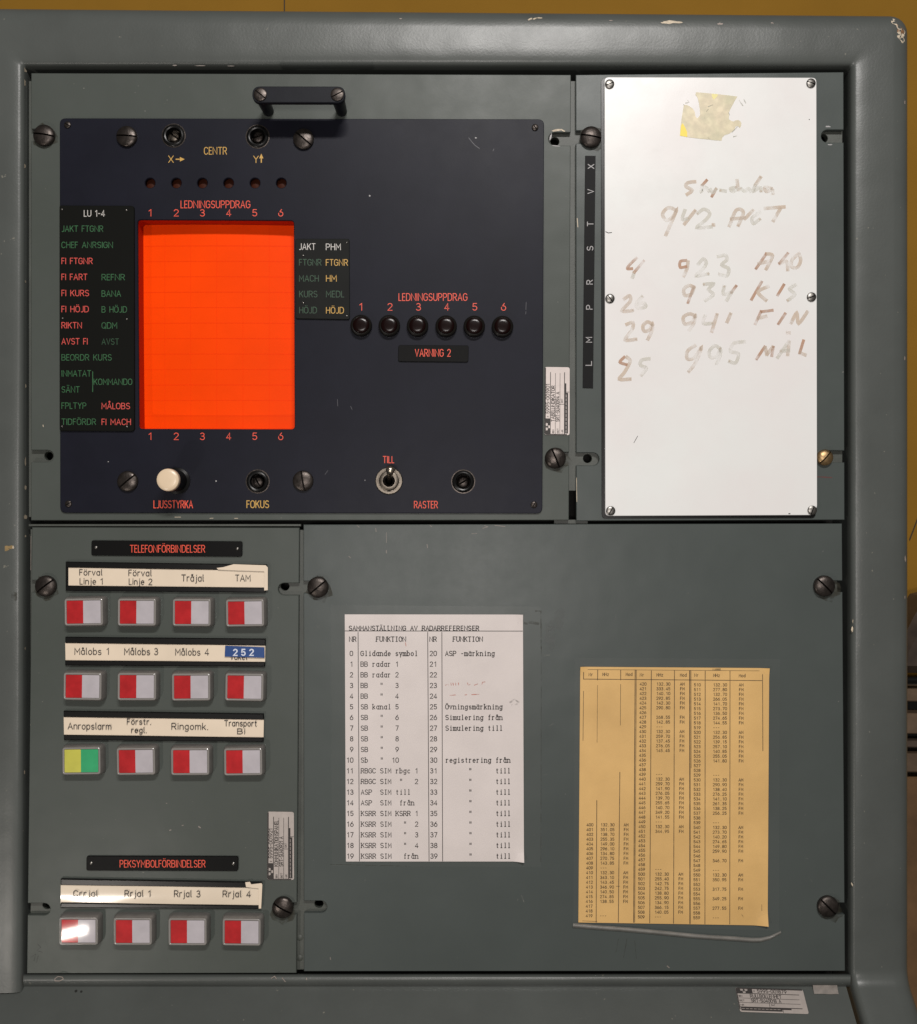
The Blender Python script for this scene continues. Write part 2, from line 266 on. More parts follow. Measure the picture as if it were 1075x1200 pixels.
# ------------------------------------------------------------------ stroke lettering
def arc(cx, cy, rx, ry, a0, a1, n=7): return [(cx+rx*math.cos(R(a0+(a1-a0)*i/n)), cy+ry*math.sin(R(a0+(a1-a0)*i/n))) for i in range(n+1)]
def dots(x, y=12.2): return [[(x-1.7, y), (x-1.1, y)], [(x+1.1, y), (x+1.7, y)]]
G = {
 'A': (6.8, [[(0, 0), (3.4, 10), (6.8, 0)], [(1.2, 3.4), (5.6, 3.4)]]),
 'B': (6, [[(0, 5.3), (0, 10), (3.2, 10)]+arc(3.2, 7.65, 2.3, 2.35, 90, -90)+[(0, 5.3)], [(0, 5.3), (3.4, 5.3)]+arc(3.4, 2.65, 2.6, 2.65, 90, -90)+[(0, 0), (0, 5.3)]]),
 'C': (6, [arc(3.1, 6.8, 3.1, 3.2, 25, 180)+arc(3.1, 3.2, 3.1, 3.2, 180, 335)]),
 'D': (6.3, [[(0, 0), (0, 10), (2.6, 10)]+arc(2.6, 6.3, 3.7, 3.7, 90, 0)+arc(2.6, 3.7, 3.7, 3.7, 0, -90)+[(0, 0)]]),
 'E': (4.3, [[(4.3, 10), (0, 10), (0, 0), (4.3, 0)], [(0, 5.2), (3.8, 5.2)]]),
 'F': (4.3, [[(4.3, 10), (0, 10), (0, 0)], [(0, 5.2), (3.7, 5.2)]]),
 'G': (6.4, [arc(3.2, 6.8, 3.2, 3.2, 25, 180)+arc(3.2, 3.2, 3.2, 3.2, 180, 360)+[(6.4, 5), (3.8, 5)]]),
 'H': (6, [[(0, 0), (0, 10)], [(6, 0), (6, 10)], [(0, 5.2), (6, 5.2)]]),
 'I': (0.4, [[(0.2, 0), (0.2, 10)]]),
 'J': (4, [[(4, 10), (4, 2.6)]+arc(1.6, 2.5, 2.4, 2.5, 0, -120)]),
 'K': (6, [[(0, 0), (0, 10)], [(5.8, 10), (0.2, 4)], [(2.2, 6.2), (6, 0)]]),
 'L': (3.9, [[(0, 10), (0, 0), (3.9, 0)]]),
 'M': (7.2, [[(0, 0), (0, 10), (3.6, 3.5), (7.2, 10), (7.2, 0)]]),
 'N': (6.8, [[(0, 0), (0, 10), (6.8, 0), (6.8, 10)]]),
 'O': (6.6, [arc(3.3, 6.7, 3.3, 3.3, 0, 180)+arc(3.3, 3.3, 3.3, 3.3, 180, 360)+[(6.6, 6.7)]]),
 'P': (5.8, [[(0, 0), (0, 10), (3.2, 10)]+arc(3.2, 7.3, 2.6, 2.7, 90, -90)+[(0, 4.6)]]),
 'Q': (6.6, [arc(3.3, 6.7, 3.3, 3.3, 0, 180)+arc(3.3, 3.3, 3.3, 3.3, 180, 360)+[(6.6, 6.7)], [(4, 2.6), (6.8, -0.4)]]),
 'R': (6, [[(0, 0), (0, 10), (3.2, 10)]+arc(3.2, 7.4, 2.6, 2.6, 90, -90)+[(0, 4.8)], [(3, 4.8), (6, 0)]]),
 'S': (5.8, [arc(2.9, 7.5, 2.7, 2.5, 30, 240)+[(4.4, 4.7)]+arc(2.9, 2.6, 2.9, 2.6, 50, -150)]),
 'T': (6, [[(0, 10), (6, 10)], [(3, 10), (3, 0)]]),
 'U': (6, [[(0, 10), (0, 3)]+arc(3, 3, 3, 3, 180, 360)+[(6, 10)]]),
 'V': (6.4, [[(0, 10), (3.2, 0), (6.4, 10)]]),
 'W': (9, [[(0, 10), (2.2, 0), (4.5, 8), (6.8, 0), (9, 10)]]),
 'X': (6.2, [[(0, 10), (6.2, 0)], [(0, 0), (6.2, 10)]]),
 'Y': (6.2, [[(0, 10), (3.1, 4.8), (3.1, 0)], [(6.2, 10), (3.1, 4.8)]]),
 'Z': (6, [[(0, 10), (6, 10), (0, 0), (6, 0)]]),
 '0': (5.6, [arc(2.8, 7.2, 2.8, 2.8, 0, 180)+arc(2.8, 2.8, 2.8, 2.8, 180, 360)+[(5.6, 7.2)]]),
 '1': (2.6, [[(0, 7.8), (2.4, 10), (2.4, 0)]]),
 '2': (5.4, [arc(2.7, 7.3, 2.7, 2.7, 165, -30)+[(0, 0), (5.5, 0)]]),
 '3': (5.4, [arc(2.6, 7.6, 2.4, 2.4, 150, -80)+[(2, 5.3)], [(2.6, 5.3)]+arc(2.7, 2.6, 2.8, 2.65, 80, -155)]),
 '4': (5.8, [[(4.2, 0), (4.2, 10), (0, 2.6), (5.9, 2.6)]]),
 '5': (5.4, [[(5, 10), (0.8, 10), (0.4, 5.6)]+arc(2.6, 3.2, 2.8, 3.1, 125, -150)]),
 '6': (5.6, [[(3.9, 10.2), (0.5, 5.1)]+arc(2.8, 3.2, 2.9, 3.3, 145, 505, 14)]),
 '7': (5.2, [[(0, 10), (5.2, 10), (1.8, 0)]]),
 '8': (5.6, [arc(2.8, 7.6, 2.4, 2.4, -90, 270, 12), arc(2.8, 2.65, 2.8, 2.65, 90, 450, 12)]),
 '9': (5.6, [[(1.7, -0.2), (5.1, 4.9)]+arc(2.8, 6.8, 2.9, 3.3, -35, 325, 14)]),
 '-': (3.4, [[(0.2, 4.6), (3.2, 4.6)]]), '.': (0.8, [[(0.1, 0.1), (0.7, 0.1)]]), '"': (3.2, [[(0.3, 10.4), (0.3, 6.8)], [(2.9, 10.4), (2.9, 6.8)]]),
 ' ': (3.4, []),
 'a': (4.8, [arc(2.4, 3.5, 2.4, 3.5, 40, 320, 10), [(4.6, 7), (4.6, 0)]]),
 'b': (4.8, [[(0, 10.5), (0, 0)], arc(2.4, 3.5, 2.4, 3.5, 140, -140, 10)]),
 'c': (4.2, [arc(2.4, 3.5, 2.4, 3.5, 45, 315, 9)]),
 'd': (4.8, [arc(2.4, 3.5, 2.4, 3.5, 40, 320, 10), [(4.6, 10.5), (4.6, 0)]]),
 'e': (4.8, [[(0.2, 3.7), (4.8, 3.7)]+arc(2.4, 3.5, 2.4, 3.5, 5, 310, 10)]),
 'f': (3.2, [arc(3, 8.4, 1.8, 2.2, 80, 180, 4)+[(1.2, 0)], [(0, 7), (3, 7)]]),
 'g': (4.8, [arc(2.4, 3.6, 2.4, 3.4, 40, 320, 10), [(4.6, 7), (4.6, -0.8)]+arc(2.3, -0.8, 2.3, 2.3, 0, -150, 5)]),
 'h': (4.6, [[(0, 10.5), (0, 0)], [(0, 4.6)]+arc(2.3, 4.7, 2.3, 2.3, 160, 0, 6)+[(4.6, 0)]]),
 'i': (0.6, [[(0.3, 7), (0.3, 0)], [(0.3, 9.2), (0.3, 9.9)]]),
 'j': (2.2, [[(1.8, 7), (1.8, -1.6)]+arc(0.4, -1.6, 1.4, 1.4, 0, -90, 4), [(1.8, 9.2), (1.8, 9.9)]]),
 'k': (4.4, [[(0, 10.5), (0, 0)], [(4, 7), (0.2, 2.6)], [(1.6, 4.2), (4.4, 0)]]),
 'l': (1.2, [[(0.3, 10.5), (0.3, 1), (1.2, 0.1)]]),
 'm': (7.4, [[(0, 7), (0, 0)], arc(1.9, 4.9, 1.8, 2.1, 170, 0, 6)+[(3.7, 0)], arc(5.6, 4.9, 1.8, 2.1, 170, 0, 6)+[(7.4, 0)]]),
 'n': (4.6, [[(0, 7), (0, 0)], arc(2.3, 4.7, 2.3, 2.3, 165, 0, 6)+[(4.6, 0)]]),
 'o': (4.9, [arc(2.45, 3.5, 2.45, 3.5, 0, 360, 14)]),
 'p': (4.8, [[(0, 7), (0, -3)], arc(2.4, 3.5, 2.4, 3.5, 140, -140, 10)]),
 'r': (3.2, [[(0, 7), (0, 0)], arc(2.3, 4.7, 2.3, 2.3, 165, 65, 4)]),
 's': (4.2, [arc(2.1, 5.2, 1.9, 1.8, 30, 230, 6)+[(3, 3.4)]+arc(2.1, 1.9, 2.1, 1.9, 45, -150, 6)]),
 't': (3.2, [[(1.2, 9.6), (1.2, 1.6)]+arc(2.8, 1.6, 1.6, 1.6, 180, 270, 3), [(0, 7), (3, 7)]]),
 'u': (4.6, [[(0, 7), (0, 2.3)]+arc(2.3, 2.3, 2.3, 2.3, 180, 340, 6), [(4.6, 7), (4.6, 0)]]),
 'v': (4.6, [[(0, 7), (2.3, 0), (4.6, 7)]]),
 'y': (4.6, [[(0, 7), (2.4, 0.4)], [(4.6, 7), (1.4, -3)]]),
 'z': (4.2, [[(0, 7), (4.2, 7), (0, 0), (4.2, 0)]]),
}
G['Ö'] = (G['O'][0], G['O'][1]+dots(3.3)); G['Ä'] = (G['A'][0], G['A'][1]+dots(3.4)); G['Å'] = (G['A'][0], G['A'][1]+[arc(3.4, 12.4, 1.1, 1.1, 0, 360, 6)])
G['ö'] = (G['o'][0], G['o'][1]+dots(2.45, 9.4)); G['ä'] = (G['a'][0], G['a'][1]+dots(2.4, 9.4)); G['å'] = (G['a'][0], G['a'][1]+[arc(2.4, 9.8, 1.1, 1.1, 0, 360, 6)])
def ribbon(mb, pts, w, mp, h, dz=0.0):
    q = [Vector(p) for p in pts]; closed = (q[0]-q[-1]).length < 1e-6 and len(q) > 3
    if closed: q = q[:-1]
    q = [p for i, p in enumerate(q) if i == 0 or (p-q[i-1]).length > 1e-4]
    N = len(q)
    if N < 2: return
    if not closed:
        a = (q[0]-q[1]).normalized(); b = (q[-1]-q[-2]).normalized(); q[0] = q[0]+a*w*0.35; q[-1] = q[-1]+b*w*0.35
    vs = []
    for i in range(N):
        if closed: e1 = (q[i]-q[i-1]).normalized(); e2 = (q[(i+1) % N]-q[i]).normalized()
        else:
            e1 = (q[i]-q[i-1]).normalized() if i else (q[1]-q[0]).normalized()
            e2 = (q[i+1]-q[i]).normalized() if i < N-1 else e1
        n1 = Vector((-e1.y, e1.x)); m = n1+Vector((-e2.y, e2.x))
        if m.length < 1e-6: m = n1
        m.normalize(); k = w/2/max(0.55, m.dot(n1))
        vs += [mp(*(q[i]+m*k), h+dz*i), mp(*(q[i]-m*k), h+dz*i)]
    fs = [(2*i, 2*i+1, (2*i+3) % (2*N), (2*i+2) % (2*N)) for i in range(N if closed else N-1)]
    mb.add(vs, fs)
def lettering(s, x0, x1, yb, cap, h, wt, mb=None, mp=photo_mp, tilt=0.0, pitch=None, gap=2.3, rot=False, serif=False):
    # baseline yb, cap height cap; stretched to run from x0 to x1 (or typed at a fixed pitch)
    mb = mb or MB(); mb.smooth = False; u = cap/10.0; z = h
    GG = dict(G, l=(2.4, [[(0.4, 10.5), (1.4, 10.5), (1.4, 0)], [(0, 0), (2.9, 0)]]), i=(2.4, [[(0.4, 7), (1.4, 7), (1.4, 0)], [(0, 0), (2.9, 0)], [(1.4, 9.2), (1.4, 10)]]), I=(3.2, [[(1.6, 0), (1.6, 10)], [(0, 0), (3.2, 0)], [(0, 10), (3.2, 10)]])) if serif else G
    if pitch is None:
        W = sum(G[c][0]+gap for c in s)-gap; sx = (x1-x0-wt)/max(W, 0.1) if x1 is not None else u; X = x0+wt/2
    for i, c in enumerate(s):
        gw, st = GG[c]
        if pitch is not None: sx = min(u*1.05, pitch*0.74/max(gw, 0.1)) if gw > 3.3 else u; X = x0+i*pitch+(pitch*0.92-gw*sx)/2
        extra = []
        if serif and c not in '."-liIANMV0123456789':
            for p in st:
                for a, b in ((p[0], p[1]), (p[-1], p[-2])):
                    if abs(a[0]-b[0]) < 0.5*abs(a[1]-b[1]) and any(abs(a[1]-t) < 0.3 for t in (0, 7, 10, 10.5)): extra.append([(a[0]-1.1, a[1]), (a[0]+1.1, a[1])])
        for p in st+extra:
            z += 0.004
            pts = [((X+a*sx), (yb-b*u)) for a, b in p]
            if tilt: pts = [(a, b+(a-x0)*tilt) for a, b in pts]
            ribbon(mb, pts, wt, mp, z)
        if pitch is None: X += (gw+gap)*sx
    return mb
def word(parent, s, x0, x1, y0, y1, h, m, wt=0.85, tilt=0.0, name='lettering'):
    return obj(name, lettering(s, x0, x1, y1, y1-y0, h+0.06, wt, tilt=tilt), m, parent, recalc=False)

# ------------------------------------------------------------------ reusable hardware
def slotted_screw(parent, x, y, h0, r, H, sw, m, ang, side=None, name='screw', dome=0.5):
    mb = MB(); mb.ang = 38; side = H*0.45 if side is None else side
    def hh(rr): return h0+side+(H-side)*math.sqrt(max(0, 1-(rr/r)**2*0.97))*1.0 if dome else h0+H
    us = [-r*math.cos(math.pi*k/12) for k in range(0, 13)]
    us = sorted([u for u in us if abs(u) > sw*1.3]+[-sw, sw]); cols = []
    for u in us: cols.append((u, 0)); 
    full = []
    for u, _ in cols:
        if abs(u+sw) < 1e-9: full += [(u, 0), (u, 1)]
        elif abs(u-sw) < 1e-9: full += [(u, 1), (u, 0)]
        else: full.append((u, 0))
    n = 12; vs = []; fs = []
    x, y = U(x, y, h0+H*0.8)
    for u, d in full:
        L_ = math.sqrt(max(0.0, r*r-u*u))
        for j in range(n+1):
            v = -L_*math.cos(math.pi*j/n); rr = math.hypot(u, v)
            z = hh(min(rr, r)); z = (h0+H*0.3) if d else z
            vs.append(P(x+v, y+u, z))
    for i in range(len(full)-1):
        fs += [(i*(n+1)+j, i*(n+1)+j+1, (i+1)*(n+1)+j+1, (i+1)*(n+1)+j) for j in range(n)]
    mb.add(vs, fs)
    k = 28; mb.add([P(x+r*math.cos(2*math.pi*i/k), y+r*math.sin(2*math.pi*i/k), hz) for hz in (h0-1, hh(r)) for i in range(k)], [(i, (i+1) % k, k+(i+1) % k, k+i) for i in range(k)])
    o = obj(name, mb, m, parent); o.rotation_euler = (0, R(ang), 0); o.data.materials.append(M['slot'])
    i = next(i for i in range(len(full)-1) if full[i][1] and full[i+1][1])
    for f in range(i*n, (i+1)*n): o.data.polygons[f].material_index = 1
    return o
def copy_screw(src, sx, sy, parent, x, y, hs, ang):
    a = P(*U(sx, sy, hs), 0); b = P(*U(x, y, hs), 0)
    return dup(src, parent, b-a, R(ang))
def rivet(parent, x, y, h, r=2.2, m='bright', name='rivet'):
    return obj(name, lathe([(r, h-0.3), (r, h+0.5), (r*0.6, h+1.1), (r*0.2, h+1.25)], *U(x, y, h), n=14), m, parent)

# ------------------------------------------------------------------ the wall behind
wall_mb = MB(); a = []
HW_ = -700
def bg(x, y, h): return P(*U(x, y, h), h)
wall_mb.add([P(-1800, -1500, HW_), P(3000, -1500, HW_), P(3000, 2600, HW_), P(-1800, 2600, HW_)], [(0, 1, 2, 3)])
wo = tag(obj('wall', wall_mb, 'wall'), 'plain ochre yellow painted wall seen above and to the right of the grey console', None, kind='structure')
s_ = MB(); s_.add([bg(332.7, -60, HW_+1), bg(334.2, -60, HW_+1), bg(334.2, 60, HW_+1), bg(332.7, 60, HW_+1)], [(0, 1, 2, 3)])
obj('seam', s_, 'wallseam', wo)
s_ = MB(); s_.add([bg(1065.5, 632, HW_+1), bg(1066.5, 634, HW_+1), bg(1088, 578, HW_+1), bg(1087, 576, HW_+1)], [(0, 1, 2, 3)])
obj('seam', s_, 'wallseam', wo)

# rounded dark bag and stacked boards standing against the wall at the right
def bgbox(pts, h0, h1, ch=2):
    return plate([U(x, y, h1) for x, y in pts], h0, h1, ch, real=True)
pts = [(1130, 690), (1090, 700), (1075, 724), (1066, 742), (1056, 760), (1052, 790), (1130, 790)]
t = thing('bag', 'dark brown rounded leather bag lying on top of the stacked boards at the right edge', 'bag', *U(1090, 790, -560), -560)
obj('body', bgbox(pts, -640, -560, 14), 'darkwood', t)
pipe = MB(); N_ = 12
for k, xx in enumerate((1045, 1140)):
    pipe.v += [bg(xx, 797+0*k, -548)+Vector((0, 6*S*math.cos(2*math.pi*i/N_), 6*S*math.sin(2*math.pi*i/N_))) for i in range(N_)]
pipe.f = [(i, (i+1) % N_, N_+(i+1) % N_, N_+i) for i in range(N_)]
obj('piping', pipe, 'blackplastic', t)
for k, (ya, yb_, nm) in enumerate(((806, 822, 'uppermost'), (836, 860, 'middle'), (868, 876, 'thin lower'), (883, 905, 'lowest'))):
    bb = obj('board', bgbox([(1050+k, ya), (1140, ya+1), (1140, yb_+1), (1050+k, yb_)], -640, -562+k, 2), 'darkwood' if k in (2,) else M.setdefault('wood2', mat('grey_brown_wood', (0.13, 0.085, 0.052), 0.5, var=0.4, scale=26)))
    tag(bb, '%s grey-brown board edge in the pile at the right edge of the picture' % nm, 'board', 'boards piled beside the console')
gap_mb = plate([U(x, y, -600) for x, y in rect(1045, 800, 1140, 908)], -645, -600, 1, real=True)
tag(obj('packing_block', gap_mb, 'dark'), 'black packing behind the piled boards beside the console', 'packing')  # black block added for the shade in the gaps between the boards
tag(obj('wooden_cabinet', bgbox([(1040, 911), (1160, 911), (1160, 1300), (1040, 1300)], -690, -570, 3), 'wood'), 'brown wooden cabinet side below the piled boards at the lower right edge', 'cabinet')

# ------------------------------------------------------------------ console frame
frame = thing('console_frame', 'rounded grey-green painted metal console frame with chipped edges around all the panels', 'console', 537, 1190, -60)
def frame_curve(t, hn):                    # slanted lower rail; t along the slope
    c, s = math.cos(R(50)), math.sin(R(50)); return (1157+t*c-hn*s, 10.7+t*s+hn*c)
rows = []
prof = [('i', 0, -60), ('i', 0, -8), ('i', 0, 1), ('i', 0.9, 4.0), ('i', 2.8, 6.2), ('i', 6, 7.1), ('i', 12, 7.9), ('i', 20, 8.35), ('o', -23, 8.5), ('o', -19.5, 8.4)]
prof += [('o', -17+17*math.sin(R(a)), -9+17*math.cos(R(a))) for a in (0, 12, 25, 38, 52, 66, 80, 90)]+[('o', 0, -420)]
for kind, o_, h in prof:
    if kind == 'i': xl0, xl1, ytl, ytr, xr, r = 30-o_, 28-o_, 79-o_, 79.5-o_, 996+o_, 3+o_*0.4
    else: xl0, xl1, ytl, ytr, xr, r = -90-o_, -90-o_, 7.5-o_, 16.6-o_, 1065.8+o_, max(6, 22+o_)
    pl = [P(xl1, 1160, h), P((xl0+xl1)/2, 600, h)]
    n = 6
    sl = (ytr-ytl)/(xr-xl0)
    for i in range(n+1):
        a = R(90*i/n); pl.append(P(xl0+r-r*math.cos(a), ytl+r-r*math.sin(a), h))
    for f in (0.25, 0.5, 0.75): pl.append(P(xl0+(xr-xl0)*f, ytl+(ytr-ytl)*f, h))
    for i in range(n+1):
        a = R(90*i/n); pl.append(P(xr-r+r*math.sin(a), ytr+r-r*math.cos(a), h))
    pl.append(P(xr, 600, h)); pl.append(P(xr, 1132, h))
    for i in range(0, 7):                  # bend towards the viewer
        th = R(50*i/6); cy, ch_ = 1140.0, 16.0
        yy = 1134+(30-h)*math.sin(th); zz = 30-(30-h)*math.cos(th)
        pl.append(P(xr, yy, zz))
    yy, zz = frame_curve(130, h); pl.append(P(xr, yy, zz))
    rows.append(pl)
fm = MB(); fm.ang = 50; nn = len(rows[0])
for pl in rows: fm.v += pl
fm.f = [(k*nn+i, k*nn+i+1, (k+1)*nn+i+1, (k+1)*nn+i) for k in range(len(rows)-1) for i in range(nn-1)]
obj('bezel', fm, 'frame', frame)
# lip under the panels
lp = [(1141, -14), (1141.3, -3), (1142.3, 1.5), (1144.5, 4.6), (1148, 6), (1151.5, 5.2), (1154.5, 2.4), (1156.2, -1.5), (1156.6, -14)]
lm = MB(); ln = len(lp); lm.ang = 60
for x in (27.5, 350, 700, 997): lm.v += [P(*U(x, y, h), h) for y, h in lp]
lm.f = [(k*ln+i, k*ln+i+1, (k+1)*ln+i+1, (k+1)*ln+i) for k in range(3) for i in range(ln-1)]
obj('lower_lip', lm, 'frame', frame)
bk = MB(); bk.add([P(10, 60, -58), P(1010, 60, -58), P(1010, 1175, -58), P(10, 1175, -58)], [(0, 1, 2, 3)]); obj('back_plate', bk, 'dark', frame)
# mounting rails with screw holes, seen in the bayonet slots and in the joints
def rail(x0, y0, x1, y1, holes, h=-7):
    obj('mounting_rail', plate(rect(x0, y0, x1, y1), h-8, h, 0.4, holes=[circ(a, b, 5.2, 16) for a, b in holes], real=True), 'rail', frame)
rail(31, 92, 66, 606, [(54.5, 534)])
rail(640, 92, 706, 575, [(651, 163.5), (689.5, 537)])
rail(650, 609, 690, 614, [])
rail(955, 92, 990, 606, [(967.5, 159.8)])
rail(33, 620, 66, 1139, [(52.5, 1063)])
rail(320, 621, 400, 1139.5, [(333, 687.5), (373, 1061.5)])
rail(950, 622, 984, 1130, [])
rail(33, 614.2, 352.6, 616.8, [], h=-1.5)

# ------------------------------------------------------------------ panel plates with bayonet slots
def panel_outline(tl, tr, br, bl, slots):
    # slots: ('L'/'R', y_top, y_bottom, depth_x); returned outline runs clockwise on screen
    def lerp(a, b, y): return a[0]+(b[0]-a[0])*(y-a[1])/(b[1]-a[1])
    pts = [tl, tr]
    for s, y0, y1, xd in sorted([q for q in slots if q[0] == 'R'], key=lambda q: q[1]):
        r = (y1-y0)/2; pts.append((lerp(tr, br, y0), y0))
        pts += [(xd+r-r*math.sin(a), (y0+y1)/2-r*math.cos(a)) for a in [math.pi*k/8 for k in range(9)]]
        pts.append((lerp(tr, br, y1), y1))
    pts += [br, bl]
    for s, y0, y1, xd in sorted([q for q in slots if q[0] == 'L'], key=lambda q: -q[1]):
        r = (y1-y0)/2; pts.append((lerp(tl, bl, y1), y1))
        pts += [(xd-r+r*math.sin(a), (y0+y1)/2+r*math.cos(a)) for a in [math.pi*k/8 for k in range(9)]]
        pts.append((lerp(tl, bl, y0), y0))
    return pts

# indicator panel
ind = thing('indicator_panel', 'upper left panel with blue-black face, glowing orange screen and black handle', 'control panel', 352, 609)
hole = rect(84, 152, 624, 588)
obj('mounting_plate', plate(panel_outline((36.7, 85.6), (669.2, 87.6), (666.8, 609.6), (36.5, 609.8),
    [('L', 151, 165, 60), ('L', 527.5, 541.5, 63), ('R', 155, 170.5, 643), ('R', 530, 545, 641)]), -7, 0, 0.7, holes=[hole[::-1]]), 'grey', ind)
lampx = [176, 206.8, 237.3, 268, 299, 329.8]
pots = [(203.5, 158.6), (302, 159.8), (302, 564.2), (543, 564.3)]
scr = roundpoly([(161.5, 257.5), (344.5, 258.5), (345.5, 503), (163.2, 502.5)], 4, 4)
fh = [scr]+[circ(x, 214.4, 6, 18) for x in lampx]+[circ(x, y, 10, 24) for x, y in pots]
obj('faceplate', plate(roundpoly([(70, 138.4), (637.8, 139.6), (635.8, 601.8), (70.6, 601)], 7, 4), 0, 3, 0.7, holes=fh), 'face', ind)
bm_ = MB(); bm_.add([P(*U(x, y, -22), -32) for x, y in rect(75, 143, 630, 596)], [(0, 1, 2, 3)]); obj('inner_cover', bm_, 'dark', ind)
# screen in its recess
sc_r = [U(x, y, 3) for x, y in scr]
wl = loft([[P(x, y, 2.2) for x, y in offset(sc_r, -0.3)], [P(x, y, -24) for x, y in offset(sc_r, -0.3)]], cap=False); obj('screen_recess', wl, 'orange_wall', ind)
sm = MB(); nx, ny = 16, 20
x0, x1, y0, y1 = sc_r[0][0]-6, sc_r[10][0]+6, sc_r[3][1]-4, sc_r[12][1]+4
x0, x1 = min(p[0] for p in sc_r)-0.2, max(p[0] for p in sc_r)+0.2; y0, y1 = min(p[1] for p in sc_r)-0.2, max(p[1] for p in sc_r)+0.2
def bulge(u, v): return -20.5+2.6*(1-(2*u-1)**2)*1.0+0.8*(1-(2*v-1)**2)
for j in range(ny+1):
    for i in range(nx+1): sm.v.append(P(x0+(x1-x0)*i/nx, y0+(y1-y0)*j/ny, bulge(i/nx, j/ny)))
sm.f = [(j*(nx+1)+i, j*(nx+1)+i+1, (j+1)*(nx+1)+i+1, (j+1)*(nx+1)+i) for j in range(ny) for i in range(nx)]
screen = obj('screen', sm, 'orange', ind)
def sline(xa, ya, xb, yb_, wd):
    mb = MB(); n = 12; vs = []
    for i in range(n+1):
        x, y = xa+(xb-xa)*i/n, ya+(yb_-ya)*i/n
        hh = bulge((x-x0)/(x1-x0), (y-y0)/(y1-y0))+0.12
        dx, dy = (0, wd/2) if abs(xb-xa) > abs(yb_-ya) else (wd/2, 0)
        vs += [P(x-dx, y-dy, hh), P(x+dx, y+dy, hh)]
    mb.add(vs, [(2*i, 2*i+1, 2*i+3, 2*i+2) for i in range(n)]); return mb
for k in range(12):
    yy = U(0, 288.2+18.1*k, -18)[1]; obj('grid_line', sline(x0+1, yy, x1-1, yy, 0.75 if k % 3 else 0.95), 'orange_line', screen)
for k in range(5):
    xx = U(193.2+30.6*k, 0, -18)[0]; obj('grid_line', sline(xx, y0+1, xx, y1-1, 0.5), 'orange_line', screen)
# indicator pips
for i, x in enumerate(lampx):
    xx, yy = U(x, 214.4, 0)
    obj('indicator_lamp', lathe([(6.6, 1), (6.5, -7), (4, -6), (1, -5.6)], xx, yy, 18), 'pip', ind)
# recessed adjusters
for i, (x, y) in enumerate(pots):
    xx, yy = U(x, y, 4)
    p = obj('adjuster', lathe([(13, 3), (13, 3.8), (12, 4.6), (10.3, 5.2), (9, 4.8), (8, 3), (7.6, -3), (7.6, -14)], xx, yy, 32, cap=False), 'blackplastic', ind)
    s1 = slotted_screw(p, x, y+0.5, -12, 6.6, 3.5, 0.9, 'nickel' if i == 0 else 'screw', [35, -20, 60, 150][i], name='adjusting_screw')
    rg = lathe([(14.2, 2.9), (14.1, 3.3), (13, 3.35), (12.9, 3.2)], xx, yy, 32, cap=False); obj('washer', rg, 'screw', p)
# large face screws and corner screws
s0 = slotted_screw(ind, 148, 159, 3, 12, 6, 1.0, 'screw', 3)
for x, y, a in ((355.5, 162, 40), (149, 564, -40), (355, 563.5, 80)): copy_screw(s0, 148, 159, ind, x, y, 7.8, a)
s1 = slotted_screw(ind, 79, 146, 3, 3.9, 2, 0.6, 'screw', 30, name='corner_screw')
for x, y, a in ((627.3, 149, 60), (80, 590.5, -30), (626, 591.5, -60)): copy_screw(s1, 79, 146, ind, x, y, 4.6, a)
# bayonet screws of the panel (one master, copied to every panel)
b0 = slotted_screw(ind, 50.5, 157.5, 0, 12.3, 8, 1.0, 'screw', 8, name='panel_screw')
copy_screw(b0, 50.5, 157.5, ind, 651.3, 536.8, 6.4, 68)
# wording on the face
F = 3.0
word(ind, 'CENTR', 239.2, 266.2, 172.6, 180.8, F, 'yellowtext')
word(ind, 'X', 197.3, 203.8, 182.6, 190.4, F, 'yellowtext'); word(ind, 'Y', 297, 303.4, 182.8, 190.6, F, 'yellowtext')
am = MB(); ribbon(am, [(206.5, 186.6), (211.5, 186.6)], 1.3, photo_mp, F+.06); sheet([(211, 183.9), (216.6, 186.6), (211, 189.3)], F+.07, am); obj('arrow', am, 'yellowtext', ind, False)
am = MB(); ribbon(am, [(306.4, 190.2), (306.4, 185)], 1.3, photo_mp, F+.06); sheet([(303.9, 185.6), (308.9, 185.6), (306.4, 180)], F+.07, am); obj('arrow', am, 'yellowtext', ind, False)
word(ind, 'LEDNINGSUPPDRAG', 211.8, 293.6, 235.4, 243.6, F, 'redtext', 0.84)
for i, x in enumerate([176, 206.7, 237.3, 268.2, 298.7, 329.2]):
    d = '123456'[i]; hw = 1.7 if d == '1' else 2.9
    word(ind, d, x-hw, x+hw, 245.6, 253.2, F, 'redtext', 0.84)
    word(ind, d, x-hw, x+hw, 507.4, 515.2, F, 'redtext', 0.84)
word(ind, 'LEDNINGSUPPDRAG', 467.2, 548, 344, 352.2, F, 'redtext', 0.84)
for i, x in enumerate([423, 457.2, 490.5, 523.8, 556.6, 590.3]):
    hw = 1.7 if i == 0 else 2.9; word(ind, '123456'[i], x-hw, x+hw, 355.6, 363.6, F, 'redtext', 0.84)
word(ind, 'LJUSSTYRKA', 180, 226.4, 586.8, 595.2, F, 'redtext', 1.02)
word(ind, 'FOKUS', 289, 315.6, 586.8, 595, F, 'yellowtext', 1.02)
word(ind, 'TILL', 448.8, 462.2, 534.8, 542.4, F, 'redtext', 0.84)
word(ind, 'RASTER', 485.3, 513.3, 587.4, 595.4, F, 'redtext', 0.84)
